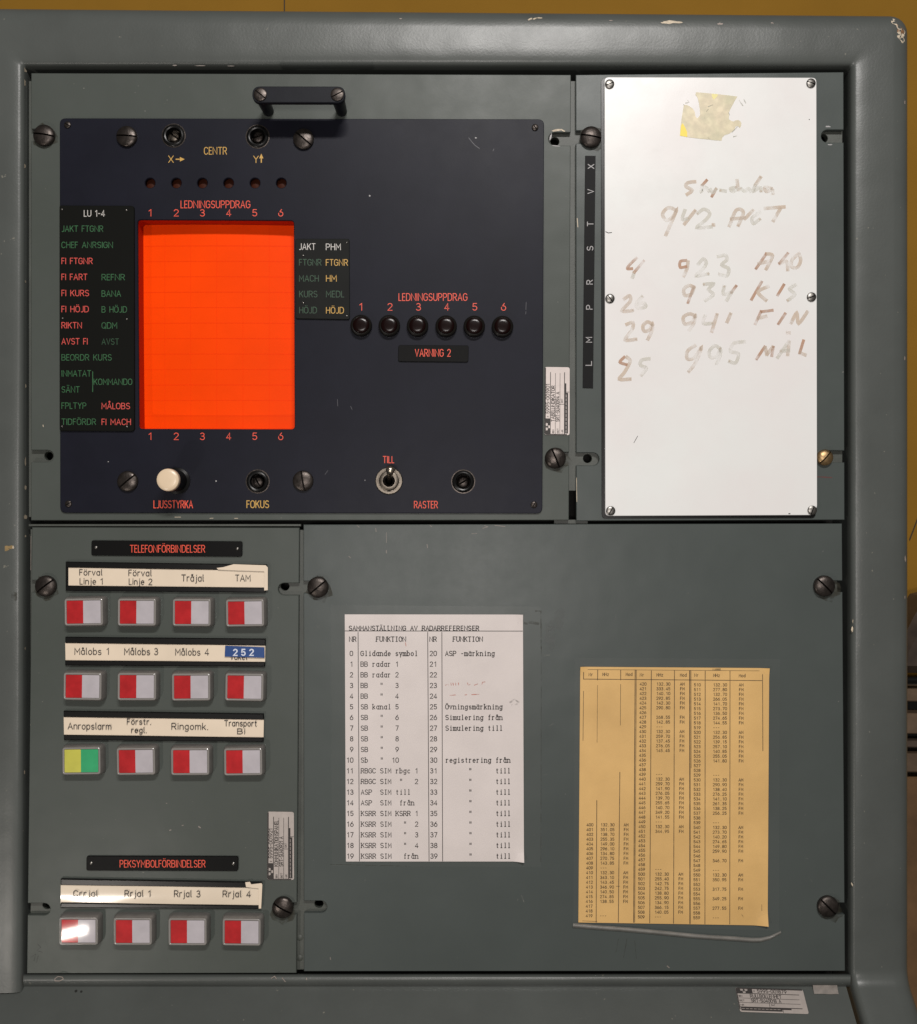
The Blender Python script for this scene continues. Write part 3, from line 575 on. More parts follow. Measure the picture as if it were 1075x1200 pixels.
# signal lamps
l0 = None
lx = [423.2, 456.2, 489.4, 523, 556, 589.2]
for i, x in enumerate(lx):
    y = 381+i*0.25
    if l0 is None:
        xx, yy = U(x, y, 10)
        l0 = obj('signal_lamp', lathe([(12.6, 3), (12.6, 8), (12, 10), (10.6, 11), (9.6, 10.6)], xx, yy, 36, cap=False), 'lampring', ind)
        ln0 = obj('lens', lathe([(9.9, 9.5), (9.7, 11), (9.0, 12.2), (7.6, 12.9), (5, 13.15), (0.6, 13.25)], xx, yy, 36), 'lamp', l0); base = (x, y)
    else: copy_screw(l0, *base, ind, x, y, 10, i*7)
vp = obj('warning_plate', plate(roundpoly([(467, 404.4), (549.4, 404.8), (549, 424.4), (466.6, 423.6)], 2.5, 3), 3, 5, 0.4), 'plate', ind)
word(vp, 'VARNING 2', 486.4, 528.4, 409.4, 417.6, 5, 'redtext', 0.84)
# engraved legend plates
lg = obj('legend_plate', plate(roundpoly([(69.7, 240.6), (157.4, 241), (157.7, 505.6), (69.9, 505)], [2, 4, 4, 2], 3), 3, 6, 0.6), 'legend', ind)
def leg(p, s, x0, x1, yc, m, cap=6.7, h=6): word(p, s, x0, x1, yc-cap/2, yc+cap/2, h, m, 0.82)
leg(lg, 'LU 1-4', 98.4, 123.2, 250, 'whitetext', 7)
for s, x1, yc, m in (('JAKT FTGNR', 121.2, 268, 'greentext'), ('CHEF ANRSIGN', 132.6, 287, 'greentext'), ('FI FTGNR', 108.8, 305.8, 'dullred'), ('FI FART', 102.6, 324.5, 'dullred'),
    ('FI KURS', 104.6, 343.4, 'dullred'), ('FI HÖJD', 104.2, 362.2, 'dullred'), ('RIKTN', 96.2, 381.2, 'dullred'), ('AVST FI', 103, 400, 'dullred'), ('BEORDR KURS', 131.2, 418.8, 'greentext'),
    ('INMATAT', 107, 437.6, 'greentext'), ('SÄNT', 93.6, 456.4, 'greentext'), ('FPLTYP', 101.4, 475.4, 'greentext'), ('TIDFÖRDR', 112.8, 494.2, 'greentext')):
    leg(lg, s, 72.2, x1, yc, m)
for s, x1, yc, m in (('REFNR', 146.6, 324.8, 'greentext'), ('BANA', 142, 344, 'greentext'), ('B HÖJD', 149, 362.6, 'greentext'), ('QDM', 137.5, 381.4, 'greentext'), ('AVST', 139.6, 400.3, 'greendim'),
    ('MÅLOBS', 152.6, 475.8, 'dullred'), ('FI MACH', 153.6, 494.4, 'dullred')):
    leg(lg, s, 119.2, x1, yc, m)
leg(lg, 'KOMMANDO', 109.8, 155.2, 447.4, 'greentext')
br = MB(); ribbon(br, [(108.8, 435.5), (108.8, 459)], 0.9, photo_mp, 6.1); obj('bracket_line', br, 'greentext', lg, False)
for x, y in ((73, 245.6), (148.4, 246.4), (73.6, 373), (148.8, 374.2), (73, 499.6), (149, 499.8)): rivet(lg, x, y, 6, 1.3)
lg2 = obj('legend_plate', plate(roundpoly([(346.4, 279.8), (409.6, 279.8), (410, 374.4), (346.6, 373.4)], 2.5, 3), 3, 5.5, 0.5), M.setdefault('leg2', mat('worn_engraving_stock', (0.0095, 0.0102, 0.0095), 0.5, var=0.1, bump=0.06, spec=0.1)), ind)
for s, x0_, x1_, yc, m in (('JAKT', 350.4, 370, 289, 'whitetext'), ('FTGNR', 350.6, 377, 307.4, 'greendim'), ('MACH', 350.6, 373.8, 326.2, 'greendim'), ('KURS', 350.8, 372.2, 344.6, 'greendim'), ('HÖJD', 350.8, 371.6, 363.4, 'greendim'),
    ('PHM', 382, 399.6, 289.3, 'whitetext'), ('FTGNR', 382, 408, 307.6, 'yellowtext'), ('HM', 382.2, 394.8, 326.2, 'yellowtext'), ('MEDL', 382.2, 403.6, 344.6, 'greendim'), ('HÖJD', 382.2, 403.2, 363.6, 'yellowtext')):
    leg(lg2, s, x0_, x1_, yc, m, 7, 5.5)
for x, y in ((406.6, 284.4), (355.6, 299.6), (355.8, 355), (406.6, 370.2)): rivet(lg2, x, y, 5.5, 1.1)
# brightness knob
xx, yy = U(196.6, 562.3, 44)
kn = obj('brightness_knob', lathe([(15.5, 3), (15.5, 6), (12.6, 7.5), (12.2, 30), (12.6, 31), (12.6, 36), (11, 37)], xx, yy, 36), 'blackplastic', ind)
obj('knob_cap', lathe([(12.3, 36), (12.9, 37), (12.9, 41.5), (12.4, 43.6), (11, 44.6), (8, 45.1), (3, 45.2)], xx, yy, 40), 'cream', kn)
# toggle switch
xx, yy = U(456, 563.4, 5)
tg = obj('toggle_switch', lathe([(16, 3), (16, 4.4), (15.2, 5.2), (12.8, 5.2), (12.6, 4.6), (11.8, 4.6), (11.4, 7), (10.4, 7.6), (7.2, 7.6), (6.4, 5.2), (6.2, 2.5)], xx, yy, 36), 'nickel', ind)
st = obj('switch_socket', lathe([(6.2, 2), (5.8, 8.6), (5.2, 9.4), (4.6, 8.6), (4.2, 3)], xx, yy+0.4, 24), 'slot', tg)
lv = MB(); n = 18; tipx, tipy = U(457.8, 549.0, 36); bx, by = xx, yy+0.5
pr = [(2.5, 0), (2.7, 0.25), (3.3, 0.5), (4.3, 0.72), (5.1, 0.86), (5.2, 0.93), (4.6, 0.98), (3, 1.015), (0.8, 1.03)]
A_ = Vector((bx, by, 4)); B_ = Vector((tipx, tipy, 35)); dd = B_-A_; e1 = Vector((1, 0, 0)); e1 = (e1-dd.normalized()*e1.dot(dd.normalized())).normalized(); e2 = dd.normalized().cross(e1)
for r, f in pr:
    for i in range(n):
        q = A_+dd*f+(e1*math.cos(2*math.pi*i/n)+e2*math.sin(2*math.pi*i/n))*r*0.98; lv.v.append(P(q.x, q.y, q.z))
lv.f = [(k*n+i, k*n+(i+1) % n, (k+1)*n+(i+1) % n, (k+1)*n+i) for k in range(len(pr)-1) for i in range(n)]+[tuple(range((len(pr)-1)*n, len(pr)*n))]
obj('lever', lv, M.setdefault('lever', mat('polished_lever', (0.42, 0.37, 0.30), 0.27, 1.0)), tg)
kt = MB(); sheet(rect(454.3, 572.8, 457.7, 576), 5.4, kt); obj('key_tab', kt, 'dark', tg)
# handle: two posts and a bar with screw heads
xa, ya = U(305.5, 110.6, 50); xb, yb_ = U(394.8, 110.8, 50)
hd = obj('handle', plate(roundpoly([(xa-9.3, ya-9.3), (xb+9.3, yb_-9.3), (xb+9.3, yb_+9.3), (xa-9.3, ya+9.3)], 9.3, 8), 44, 50, 0.9, real=True), 'handle', ind)
for x, y in ((xa, ya), (xb, yb_)): obj('post', lathe([(6.4, 0), (6.4, 2), (7.6, 40), (8.4, 44.5)], x, y, 24), 'handle', hd)
slotted_screw(hd, 305, 110.2, 50, 7.4, 2.2, 0.7, 'screw', 38); slotted_screw(hd, 395.4, 110.2, 50, 7.4, 2.2, 0.7, 'screw', -28)

# ------------------------------------------------------------------ rating plates
def quadmap(tl, tr, br, bl, Wd, Hd, rot):
    def f(u, v, h):
        a, b = u/Wd, v/Hd
        if rot: a, b = b, 1-a             # text runs upwards
        x = (tl[0]*(1-a)+tr[0]*a)*(1-b)+(bl[0]*(1-a)+br[0]*a)*b; y = (tl[1]*(1-a)+tr[1]*a)*(1-b)+(bl[1]*(1-a)+br[1]*a)*b
        return photo_mp(x, y, h)
    return f
def rating_plate(parent, mp, h, l1, l2, l3, m='label', crowns=True):
    W_, H_ = 80, 30
    body = obj('rating_plate', sheet(roundpoly(rect(0, 0, W_, H_), 2.6, 3), h, mp=mp), m, parent)
    # give it thickness
    k = MB(); k.smooth = False
    def bar(u0, v0, u1, v1, z=0.05): sheet(rect(u0, v0, u1, v1), h+z, k, mp)
    sheet(roundpoly(rect(0.1, 0.1, 19.5, 7.4), [2.4, 0, 0, 0], 2), h+.05, k, mp)
    bar(2, 0.02, 79, 1.5, 0.06); bar(0.1, 3, 1.3, 27, 0.06); bar(19.5, 6.6, 74, 7.4); bar(1, 12.7, 73, 13.2); bar(1, 18.2, 73, 18.7); bar(0.2, 23.4, 74, 24.3)
    bar(2, 24.3, 50, 28.2); bar(50, 24.3, 61, 26); bar(36, 18.7, 36.6, 23.4); bar(50.5, 26, 51.1, 29.6)
    obj('printed_rules', k, 'ink', body, False)
    t = MB(); t.smooth = False
    lettering(l1, 25, 60, 5.7, 3.9, h+.08, 0.7, t, mp); lettering('F', 21, 22.6, 5.4, 2.2, h+.08, 0.4, t, mp)
    lettering(l2, 15.5, 15.5+len(l2)*2.85, 12, 3.9, h+.08, 0.7, t, mp); lettering('BEN', 2, 6.4, 11.4, 1.9, h+.08, 0.4, t, mp)
    lettering(l3, 15.5, 51, 17.6, 3.9, h+.08, 0.7, t, mp); lettering('BET', 2, 8, 17, 1.9, h+.08, 0.4, t, mp)
    lettering('NR', 2, 6.4, 22.4, 1.9, h+.08, 0.4, t, mp); lettering('DAT', 38, 43, 21.6, 1.9, h+.08, 0.4, t, mp)
    obj('lettering', t, 'ink', body, False)
    k2 = MB(); k2.smooth = False
    for i in range(10): sheet(rect(3+i*4.6, 25.6, 6.4+i*4.6, 26.1), h+.1, k2, mp)
    for cu, cv in ((7, 2.6), (12.2, 2.6), (9.6, 5.4)):   # the three small crowns
        sheet([(cu-1.9, cv-1.4), (cu-1.0, cv-0.1), (cu-0.5, cv-1.5), (cu, cv-0.1), (cu+0.5, cv-1.5), (cu+1.0, cv-0.1), (cu+1.9, cv-1.4), (cu+1.4, cv+1.2), (cu-1.4, cv+1.2)], h+.1, k2, mp)
    obj('emblem', k2, m, body, False)
    return body
rating_plate(ind, quadmap((638.6, 430), (667.8, 430.4), (667.6, 510), (638.2, 509.6), 80, 30, True), 0.9, '5995-001901', 'TABELLINDIKATOR', 'SRT-SU40094 A')

# ------------------------------------------------------------------ whiteboard panel
wb = thing('whiteboard_panel', 'upper right panel carrying a white writing board with faded brown handwriting', 'panel', 832, 609)
obj('mounting_plate', plate(panel_outline((675, 87.6), (988.8, 84.4), (990, 609.2), (675.6, 610.4),
    [('L', 153, 168, 706), ('L', 530.5, 545.5, 702.5), ('R', 152, 167, 962.5), ('R', 528, 542, 964)]), -7, 0, 0.7), 'grey2', wb)
for x, y, a, m in ((693, 159.5, 10, 0), (968, 536, -48, 'brass')):
    c = copy_screw(b0, 50.5, 157.5, wb, x, y, 6.4, a)
    if m:
        c.name = 'brass_screw'; c.data = c.data.copy(); c.data.materials[0] = M['brass']; c.scale = (0.76, 1, 0.76)
board = obj('writing_board', plate(roundpoly([(708.6, 90.4), (957, 91), (957.8, 594), (951, 603.6), (709.6, 604.6)], [5, 5, 2, 2, 5], 4), 1.5, 5, 0.4), 'white', wb)
obj('gasket', plate(roundpoly([(704.6, 91.5), (955, 92), (956, 607), (705.4, 607.4)], 5, 4), 0, 1.5, 0.2), 'blackplastic', wb)  # black plate added as the shade of the groove round the board
w0 = slotted_screw(wb, 714.8, 98, 5, 5.4, 2.6, 0.6, 'bright', -20, name='board_screw')
for x, y, a in ((951, 97, 20), (715.2, 349.6, 55), (951.6, 347.8, -20), (716, 598.6, -60), (952.4, 598, -70)): copy_screw(w0, 714.8, 98, wb, x, y, 7.1, a)
ls = obj('letter_strip', plate([(686, 182.4), (698.2, 182.6), (695.2, 455), (683, 454.6)], 0, 1, 0.2), M.setdefault('strip_black', mat('black_strip', (0.008, 0.008, 0.0085), 0.5, bump=0.06, spec=0.1)), wb)
for c, y in (('X', 195), ('V', 224.4), ('T', 262.4), ('S', 291), ('R', 330.6), ('P', 360), ('M', 398.2), ('L', 425.8)):
    cx = 692.6-(y-195)*0.012
    mpr = (lambda cx, cy: (lambda u, v, h: photo_mp(cx+v, cy-u, h)))(cx, y)
    gw = 5.6 if c != 'M' else 6.6
    obj('lettering', lettering(c, -gw/2, gw/2, 3.6, 6.8, 1.06, 0.95, mp=mpr), 'greytext', ls, False)
HWR = [
 ('t', [(520,178),(492,182),(484,196),(508,212),(488,228)]), ('b', [(566,172),(548,192)]), ('g', [(548,192),(545,215),(560,200),(575,215)]), ('b', [(603,206),(586,236)]), ('g', [(580,208),(590,220),(603,206)]),
 ('g', [(620,212),(640,215)]), ('g', [(680,200),(660,205),(668,216),(688,208)]), ('t', [(685,172),(690,212)]), ('g', [(700,205),(715,215),(730,205),(740,216)]), ('t', [(778,160),(757,192)]), ('g', [(757,192),(750,215),(775,200),(780,215)]),
 ('t', [(820,205),(795,200),(800,216),(825,208)]), ('t', [(825,212),(826,226)]),
 ('t', [(445,290),(415,280),(392,305),(408,330),(435,312),(447,290),(405,388)]), ('g', [(480,290),(470,325),(495,322)]), ('t', [(520,292),(478,345)]), ('g', [(530,303),(555,286),(578,303),(560,330),(528,358),(585,355)]), ('t', [(590,348),(595,348)]),
 ('t', [(655,352),(682,290),(710,298),(690,350)]), ('t', [(662,325),(715,320)]), ('t', [(748,290),(715,325)]), ('g', [(775,298),(745,320),(750,342),(775,325)]), ('t', [(795,283),(872,277)]), ('t', [(858,280),(828,332)]),
 ('b', [(290,478),(262,505),(254,520),(272,520)]), ('b', [(318,490),(280,535)]), ('g', [(280,535),(274,555)]), ('b', [(485,488),(462,492),(462,515),(485,512)]), ('t', [(492,492),(488,520),(475,550)]),
 ('g', [(533,503),(552,482),(564,500),(545,528),(525,548),(572,540)]), ('g', [(610,472),(640,468),(645,485),(625,505),(652,520),(645,548),(615,542)]),
 ('b', [(760,520),(800,462)]), ('t', [(800,462),(825,470),(800,522)]), ('t', [(770,500),(815,490)]), ('b', [(885,460),(852,500)]), ('t', [(852,500),(880,492),(885,526)]), ('t', [(930,460),(902,485),(900,512),(922,516),(936,488),(930,464)]),
 ('t', [(240,640),(262,627),(264,650),(232,686),(275,685)]), ('g', [(312,630),(290,655),(294,675),(325,670),(318,655),(298,660)]), ('t', [(515,595),(498,586),(476,600),(480,625),(505,620),(516,594)]), ('b', [(515,590),(492,655)]),
 ('g', [(555,582),(592,580),(572,602),(592,622),(560,645)]), ('g', [(635,590),(632,620),(665,612)]), ('b', [(682,588),(662,615)]), ('g', [(662,615),(645,645)]), ('b', [(782,572),(742,642)]), ('t', [(808,590),(768,612),(800,645)]), ('b', [(870,583),(845,625)]), ('g', [(915,585),(892,600),(912,622),(885,645)]),
 ('t', [(250,740),(275,732),(272,760),(245,800),(288,798)]), ('t', [(350,738),(332,730),(315,745),(320,766),(342,760),(352,738),(350,765),(334,798)]), ('t', [(520,705),(497,698),(474,712),(480,738),(508,730),(521,706),(515,735),(497,762)]), ('g', [(560,705),(553,735),(588,735)]), ('t', [(606,700),(586,768)]), ('t', [(660,698),(646,730)]),
 ('b', [(780,688),(757,738)]), ('b', [(782,690),(825,684)]), ('t', [(768,715),(800,708)]), ('b', [(875,697),(848,738)]), ('t', [(898,735),(920,695),(928,735),(962,690)]),
 ('b', [(242,868),(224,888),(250,898)]), ('t', [(250,868),(264,885),(242,928),(222,955),(265,955)]), ('g', [(340,875),(310,880),(305,900),(328,912),(308,940)]), ('t', [(520,823),(490,845),(490,875),(518,870),(545,830),(522,890),(495,925)]), ('g', [(618,835),(598,824),(576,845),(582,870),(606,864),(620,838),(618,865),(605,895)]), ('g', [(715,808),(672,815),(660,845),(690,855),(680,890),(655,885)]),
 ('b', [(795,827),(762,876)]), ('t', [(796,830),(803,858)]), ('t', [(803,858),(826,828)]), ('b', [(828,828),(822,864)]), ('g', [(845,870),(890,805)]), ('t', [(890,810),(885,860)]), ('g', [(858,845),(890,842)]), ('t', [(882,773),(892,773)]), ('b', [(947,803),(932,852)]), ('t', [(932,852),(955,860)]),
]
def smooth_line(p, n=5):
    if len(p) < 3: return p
    o = []
    for i in range(len(p)-1):
        a = Vector(p[max(i-1, 0)]); b = Vector(p[i]); c = Vector(p[i+1]); d = Vector(p[min(i+2, len(p)-1)])
        for k in range(n):
            t = k/n; q = 0.5*((2*b)+(c-a)*t+(2*a-5*b+4*c-d)*t*t+(3*b-a-3*c+d)*t**3); o.append((q.x, q.y))
    o.append(p[-1]); return o
z = 5.05
HM = {'b': 'marker', 't': 'markertan', 'g': 'markerfaint'}
for c, p in HWR:
    z = 5.06+0.0011*len(board.children); q = [(660+x/3.36, 160+y/3.36) for x, y in smooth_line(p)]
    g = MB(); g.smooth = False; ribbon(g, q, 4.2 if c != 'b' else 3.5, photo_mp, z, 0.006); obj('pen_stroke', g, HM[c], board, False)
    e = q[-1] if (len(p)+int(p[0][0])) % 2 else q[0]
    g = MB(); sheet(circ(e[0], e[1], 1.25, 9), z+0.2, g); obj('pen_blot', g, 'marker' if c == 'b' else 'markertan', board, False)
mk = MB(); ribbon(mk, [(743, 519), (745.5, 514.5), (747.5, 511)], 0.6, photo_mp, 5.1); ribbon(mk, [(710, 271.5), (713, 273), (717, 272.5)], 0.9, photo_mp, 5.1); ribbon(mk, [(924.6, 602), (926, 602)], 1.2, photo_mp, 5.1); ribbon(mk, [(948.3, 140), (948.9, 140)], 0.9, photo_mp, 5.1)
obj('pencil_mark', mk, 'ink', board, False)
tp = [(280,140),(400,150),(550,165),(690,180),(800,195),(765,250),(740,300),(712,350),(690,400),(695,440),(690,480),(720,500),(750,510),(775,495),(810,490),(835,505),(850,530),(845,565),(830,590),(805,565),(780,570),(760,610),(730,640),(690,665),(640,680),(610,710),(600,750),(520,745),(430,735),(300,722),(160,705),(75,688),(80,600),(100,450),(125,300),(160,300),(200,320),(240,350),(262,390),(270,440),(290,470),(315,450),(330,420),(325,340),(315,280),(300,210),(270,170)]
tm = plate([(790+x/10.75, 95+y/10.75) for x, y in tp], 5.02, 5.3, 0.0); tm.smooth = False
tt = obj('tape_remnant', tm, 'tape'); tag(tt, 'torn yellowed tape with a bright yellow corner stuck near the top of the white board', 'tape')
tc_ = sheet([(790+x/10.75, 95+y/10.75) for x, y in ((76,688),(168,704),(165,640),(140,580),(108,530),(90,560))], 5.36); obj('bright_corner', tc_, 'tapeyellow', tt, False)
tc_ = sheet([(790+x/10.75, 95+y/10.75) for x, y in ((478,160),(555,166),(545,195),(500,235),(475,190))], 5.36); obj('bright_patch', tc_, M.setdefault('ty2', mat('pale_yellow_patch', (0.74, 0.66, 0.26), 0.4)), tt, False)
tr_ = MB(); zz = 5.4
for p in ([(430,322),(490,300)], [(408,385),(432,355)], [(735,640),(800,575)], [(120,295),(130,305)], [(150,275),(190,268),(165,225)], [(750,700),(790,690)], [(690,305),(730,300)], [(690,400),(700,425)], [(385,450),(390,480)], [(430,715),(450,730)], [(820,240),(870,310)], [(880,230),(905,275)]):
    zz += 0.004; ribbon(tr_, [(790+x/10.75, 95+y/10.75) for x, y in p], 1.0, photo_mp, zz)
obj('grey_residue', tr_, M.setdefault('resid', mat('grey_residue', (0.42, 0.42, 0.35), 0.6, alpha=(0.0, 0.8))), tt, False)

# ------------------------------------------------------------------ communications panel
cp = thing('communications_panel', 'lower left panel with four rows of red and white push buttons under cream label strips', 'control panel', 192, 1139)
obj('mounting_plate', plate(panel_outline((37.8, 618), (351, 618.4), (347.4, 1140.4), (31.6, 1141),
    [('L', 680, 694, 60), ('L', 1058.5, 1072.5, 59), ('R', 683.2, 697.5, 326), ('R', 1058, 1072, 322)]), -7, 0, 0.7), 'grey', cp)
copy_screw(b0, 50.5, 157.5, cp, 52.6, 687, 6.4, -38); copy_screw(b0, 50.5, 157.5, cp, 331, 1064.8, 6.4, 30)
for (pts, tx0, tx1, ty0, ty1, s, rv) in (
    ([(107.2, 633.2), (284.2, 634.4), (284, 652.4), (107, 651)], 152.4, 240.6, 639, 647.2, 'TELEFONFÖRBINDELSER', ((112.6, 641.6), (278.4, 643.2))),
    ([(101.4, 1003.2), (279.4, 1003.6), (279.2, 1020.9), (101.2, 1020.3)], 140.4, 241, 1008.2, 1016.2, 'PEKSYMBOLFÖRBINDELSER', ((107, 1011.6), (273.6, 1012.2)))):
    tpl = obj('title_plate', plate(roundpoly(pts, 2.6, 3), 0, 2.2, 0.5), 'plate', cp)
    word(tpl, s, tx0, tx1, ty0, ty1, 2.2, 'redtext', 0.82)
    for x, y in rv: rivet(tpl, x, y, 2.2, 1.9)
def strip(outer, paper, texts, bow=0.0, dx=0.0):
    (ax, ay), (bx, by), (cx_, cy_), (dx_, dy_) = outer
    base_ = obj('label_holder', plate(outer, 0, 2.0, 0.4), 'blackplastic', cp)
    (pa, pb, pc, pd) = paper
    for (q0, q1, q2, q3) in (((ax, ay), (bx, by), (pb[0], pb[1]+0.8), (ax, pa[1]+0.8)), ((ax, pd[1]-0.8), (pc[0], pc[1]-0.8), (cx_, cy_), (dx_, dy_))):
        obj('guide', plate([q0, q1, q2, q3], 1.5, 4.4, 0.9), 'blackplastic', base_)
    # paper slightly bowed forward, subdivided
    mb = MB(); n = 24; m_ = 4
    for i in range(n+1):
        f = i/n; xt = pa[0]+(pb[0]-pa[0])*f; yt = pa[1]+(pb[1]-pa[1])*f; xb_ = pd[0]+(pc[0]-pd[0])*f; yb2 = pd[1]+(pc[1]-pd[1])*f
        for j in range(m_+1):
            g = j/m_; hh = 2.6+bow*math.sin(math.pi*g)*(0.6+0.4*math.sin(7*f+dx))+0.25*math.sin(9*f+dx)
            mb.v.append(photo_mp(xt+(xb_-xt)*g, yt+(yb2-yt)*g, hh))
    mb.f = [(i*(m_+1)+j, i*(m_+1)+j+1, (i+1)*(m_+1)+j+1, (i+1)*(m_+1)+j) for i in range(n) for j in range(m_)]
    pp = obj('label_paper', mb, 'stripgloss' if bow > 1 else 'strip', base_)
    for s, x0, x1, y0, y1 in texts:
        obj('lettering', lettering(s, x0, x1, y1, y1-y0, 3.5+bow, 0.85, tilt=0.008), 'ink', base_, False)
    return base_
h1 = strip([(77, 658.2), (313, 661.6), (311, 694.4), (77, 692.4)], [(80.4, 664.4), (311.6, 668), (311, 689.4), (80.4, 687)],
    [('Förval', 93, 120.2, 667.4, 674), ('Linje 1', 93.4, 120.6, 677.8, 684.6), ('Förval', 150.6, 178, 668, 674.8), ('Linje 2', 151, 178.6, 678.2, 685), ('Tråjal', 212.6, 239.2, 673.6, 681), ('TAM', 275.6, 293.8, 673.8, 681)])
pm = plate([(254, 665.6), (262, 664.6), (274, 661.2), (292, 661.8), (311.5, 662.4), (314, 665), (314, 691.5), (309.8, 692), (309.8, 669.5), (280, 668.6), (256, 667.6)], 4.5, 5.0, 0.0); pm.smooth = False
obj('folded_paper', pm, 'strip', h1)
h2 = strip([(76.6, 746.4), (311.4, 748.6), (310.6, 781.2), (76.4, 779.8)], [(76.6, 753), (311.2, 755.8), (310.8, 776.6), (77, 774.6)],
    [('Målobs', 87.4, 119, 759.6, 767), ('1', 125, 127.8, 759.6, 767), ('Målobs', 145.6, 176, 759.8, 767.2), ('3', 180.6, 185.4, 759.8, 767.2), ('Målobs', 205.4, 235, 760.4, 767.8), ('4', 240, 245.2, 760.4, 767.8),
     ('Förm', 269, 290, 757.4, 764), ('växel', 270, 290, 766, 773)] if 'x' in G else
    [('Målobs', 87.4, 119, 759.6, 767), ('1', 125, 127.8, 759.6, 767), ('Målobs', 145.6, 176, 759.8, 767.2), ('3', 180.6, 185.4, 759.8, 767.2), ('Målobs', 205.4, 235, 760.4, 767.8), ('4', 240, 245.2, 760.4, 767.8), ('Förm', 269, 290, 757.4, 764), ('vakel', 270, 290, 766.4, 773)], dx=1)
dy = obj('embossed_tape', plate([(264, 756.8), (309.8, 758.6), (310, 771), (263.4, 769.6)], 3.6, 5.2, 0.3), 'blue', h2)
dy['label'] = 'blue embossed tape reading 252'
for c, x in (('2', 273.2), ('5', 282.6), ('2', 292.2)): pass
h2t = MB(); h2t.smooth = False
for c, x in (('2', 273.2), ('5', 282.6), ('2', 292.2)): lettering(c, x, x+5.6, 768, 7, 5.3, 1.5, h2t)
obj('lettering', h2t, M.setdefault('emb', mat('stretched_white_tape', (0.62, 0.66, 0.75), 0.4)), h2, False)
h3 = strip([(74.6, 833.2), (309, 836.4), (308.8, 869.4), (75, 867.2)], [(74.8, 839.8), (309.4, 842.8), (309, 865.2), (75.2, 862)],
    [('Anropslarm', 79.4, 130.6, 847.2, 854.4), ('Förstr.', 148.8, 177.4, 842.4, 848.8), ('regl.', 153.8, 172.2, 852.4, 858.6), ('Ringomk.', 201, 244.2, 847.6, 854.8), ('Transport', 262.8, 301.4, 844.2, 850.8), ('Bi', 278, 287.6, 854, 860)], bow=0.5, dx=2)
h4 = strip([(71.2, 1030), (307, 1034), (305.6, 1065.4), (71, 1063.8)], [(71.4, 1036.6), (307.2, 1040), (306, 1062.2), (71.2, 1058.8)],
    [('Crrjal', 86, 114.8, 1043.6, 1050.4), ('Rrjal 1', 146, 176.6, 1043.6, 1050.6), ('Rrjal 3', 204, 235, 1043.8, 1051), ('Rrjal 4', 261, 294.2, 1044, 1051)], bow=1.2, dx=3.4)
pm = plate([(287.6, 1034), (293, 1033.4), (294.5, 1036.4), (306.6, 1035), (307.6, 1037), (306.2, 1064.6), (303.4, 1064.8), (303.2, 1041), (288.6, 1039.6)], 4.5, 4.9, 0.0); pm.smooth = False
obj('folded_paper', pm, 'strip', h4)
# glossy push buttons
def button(x, y):
    Hh = 13; fx, fy = U(x, y, Hh)
    def lp_(w_, h_, r, z): return [P(a, b, z) for a, b in roundpoly(rect(fx-w_/2, fy-h_/2, fx+w_/2, fy+h_/2), r, 4)]
    mb = loft([lp_(48, 35.4, 5, 0), lp_(48, 35.4, 5, 6.5), lp_(47, 34.4, 4.6, 8.4), lp_(45, 32, 3.6, 12.2), lp_(44, 31, 3.2, 13), lp_(41, 28, 2.2, 13), lp_(40.4, 27.4, 2, 12.3)])
    mb.ang = 40
    c = obj('push_button', mb, 'cap', cp)
    rm = MB(); n = 4; lo = roundpoly(rect(fx-21.9, fy-15.4, fx+21.9, fy+15.4), 3, 3); li = roundpoly(rect(fx-20, fy-13.6, fx+20, fy+13.6), 1.6, 3)
    rm.add([P(a, b, 13.05) for a, b in lo]+[P(a, b, 13.5) for a, b in offset(lo, 0.8)]+[P(a, b, 13.05) for a, b in li], [(k*16+i, k*16+(i+1) % 16, (k+1)*16+(i+1) % 16, (k+1)*16+i) for k in range(2) for i in range(16)])
    obj('cap_rim', rm, 'rim', c)
    def fld(x0, x1, m, nm):
        b = MB(); pts = roundpoly(rect(fx+x0, fy-13.2, fx+x1, fy+13.2), 0.7, 2); b.add([P(u, v, 12.9) for u, v in pts], [tuple(range(len(pts)))]); b.smooth = False
        return obj(nm, b, m, c, True)
    fld(-19.6, -0.6, 'red', 'red_field'); fld(-0.6, 19.6, 'whitefield', 'white_field')
    return c
bt = None
BX = [[98.2, 160.6, 225, 287.4], [97, 160.4, 224, 286.6], [95.6, 159.4, 223, 285.2], [92.2, 155.8, 220, 283.4]]
BY = [717.2, 804.4, 891.8, 1091.2]
for r in range(4):
    for c in range(4):
        x, y = BX[r][c], BY[r]+c*0.35
        if bt is None: bt = button(x, y); b00 = (x, y); q = bt
        else: q = copy_screw(bt, *b00, cp, x, y, 13, 0)
        if (r, c) != (3, 0): q.rotation_euler = (R(random.uniform(-1.4, 1.4)), R(random.uniform(-1.0, 1.0)), R(random.uniform(-1.4, 1.4)))
        if (r, c) == (2, 0):
            q['label'] = 'yellow and green push button'
            for ch in q.children:
                if 'red_field' in ch.name: ch.data = ch.data.copy(); ch.data.materials[0] = M['yellowfield']; ch.name = 'yellow_field'
                elif 'white_field' in ch.name: ch.data = ch.data.copy(); ch.data.materials[0] = M['greenfield']; ch.name = 'green_field'
rating_plate(cp, quadmap((313.6, 951), (344.6, 951.4), (344.8, 1031.2), (313.2, 1031), 80, 30, True), 0.9, '5995-001921', 'KOMMUNIKATIONSPANEL', 'SRT-SU40921 A', 'labeldim')

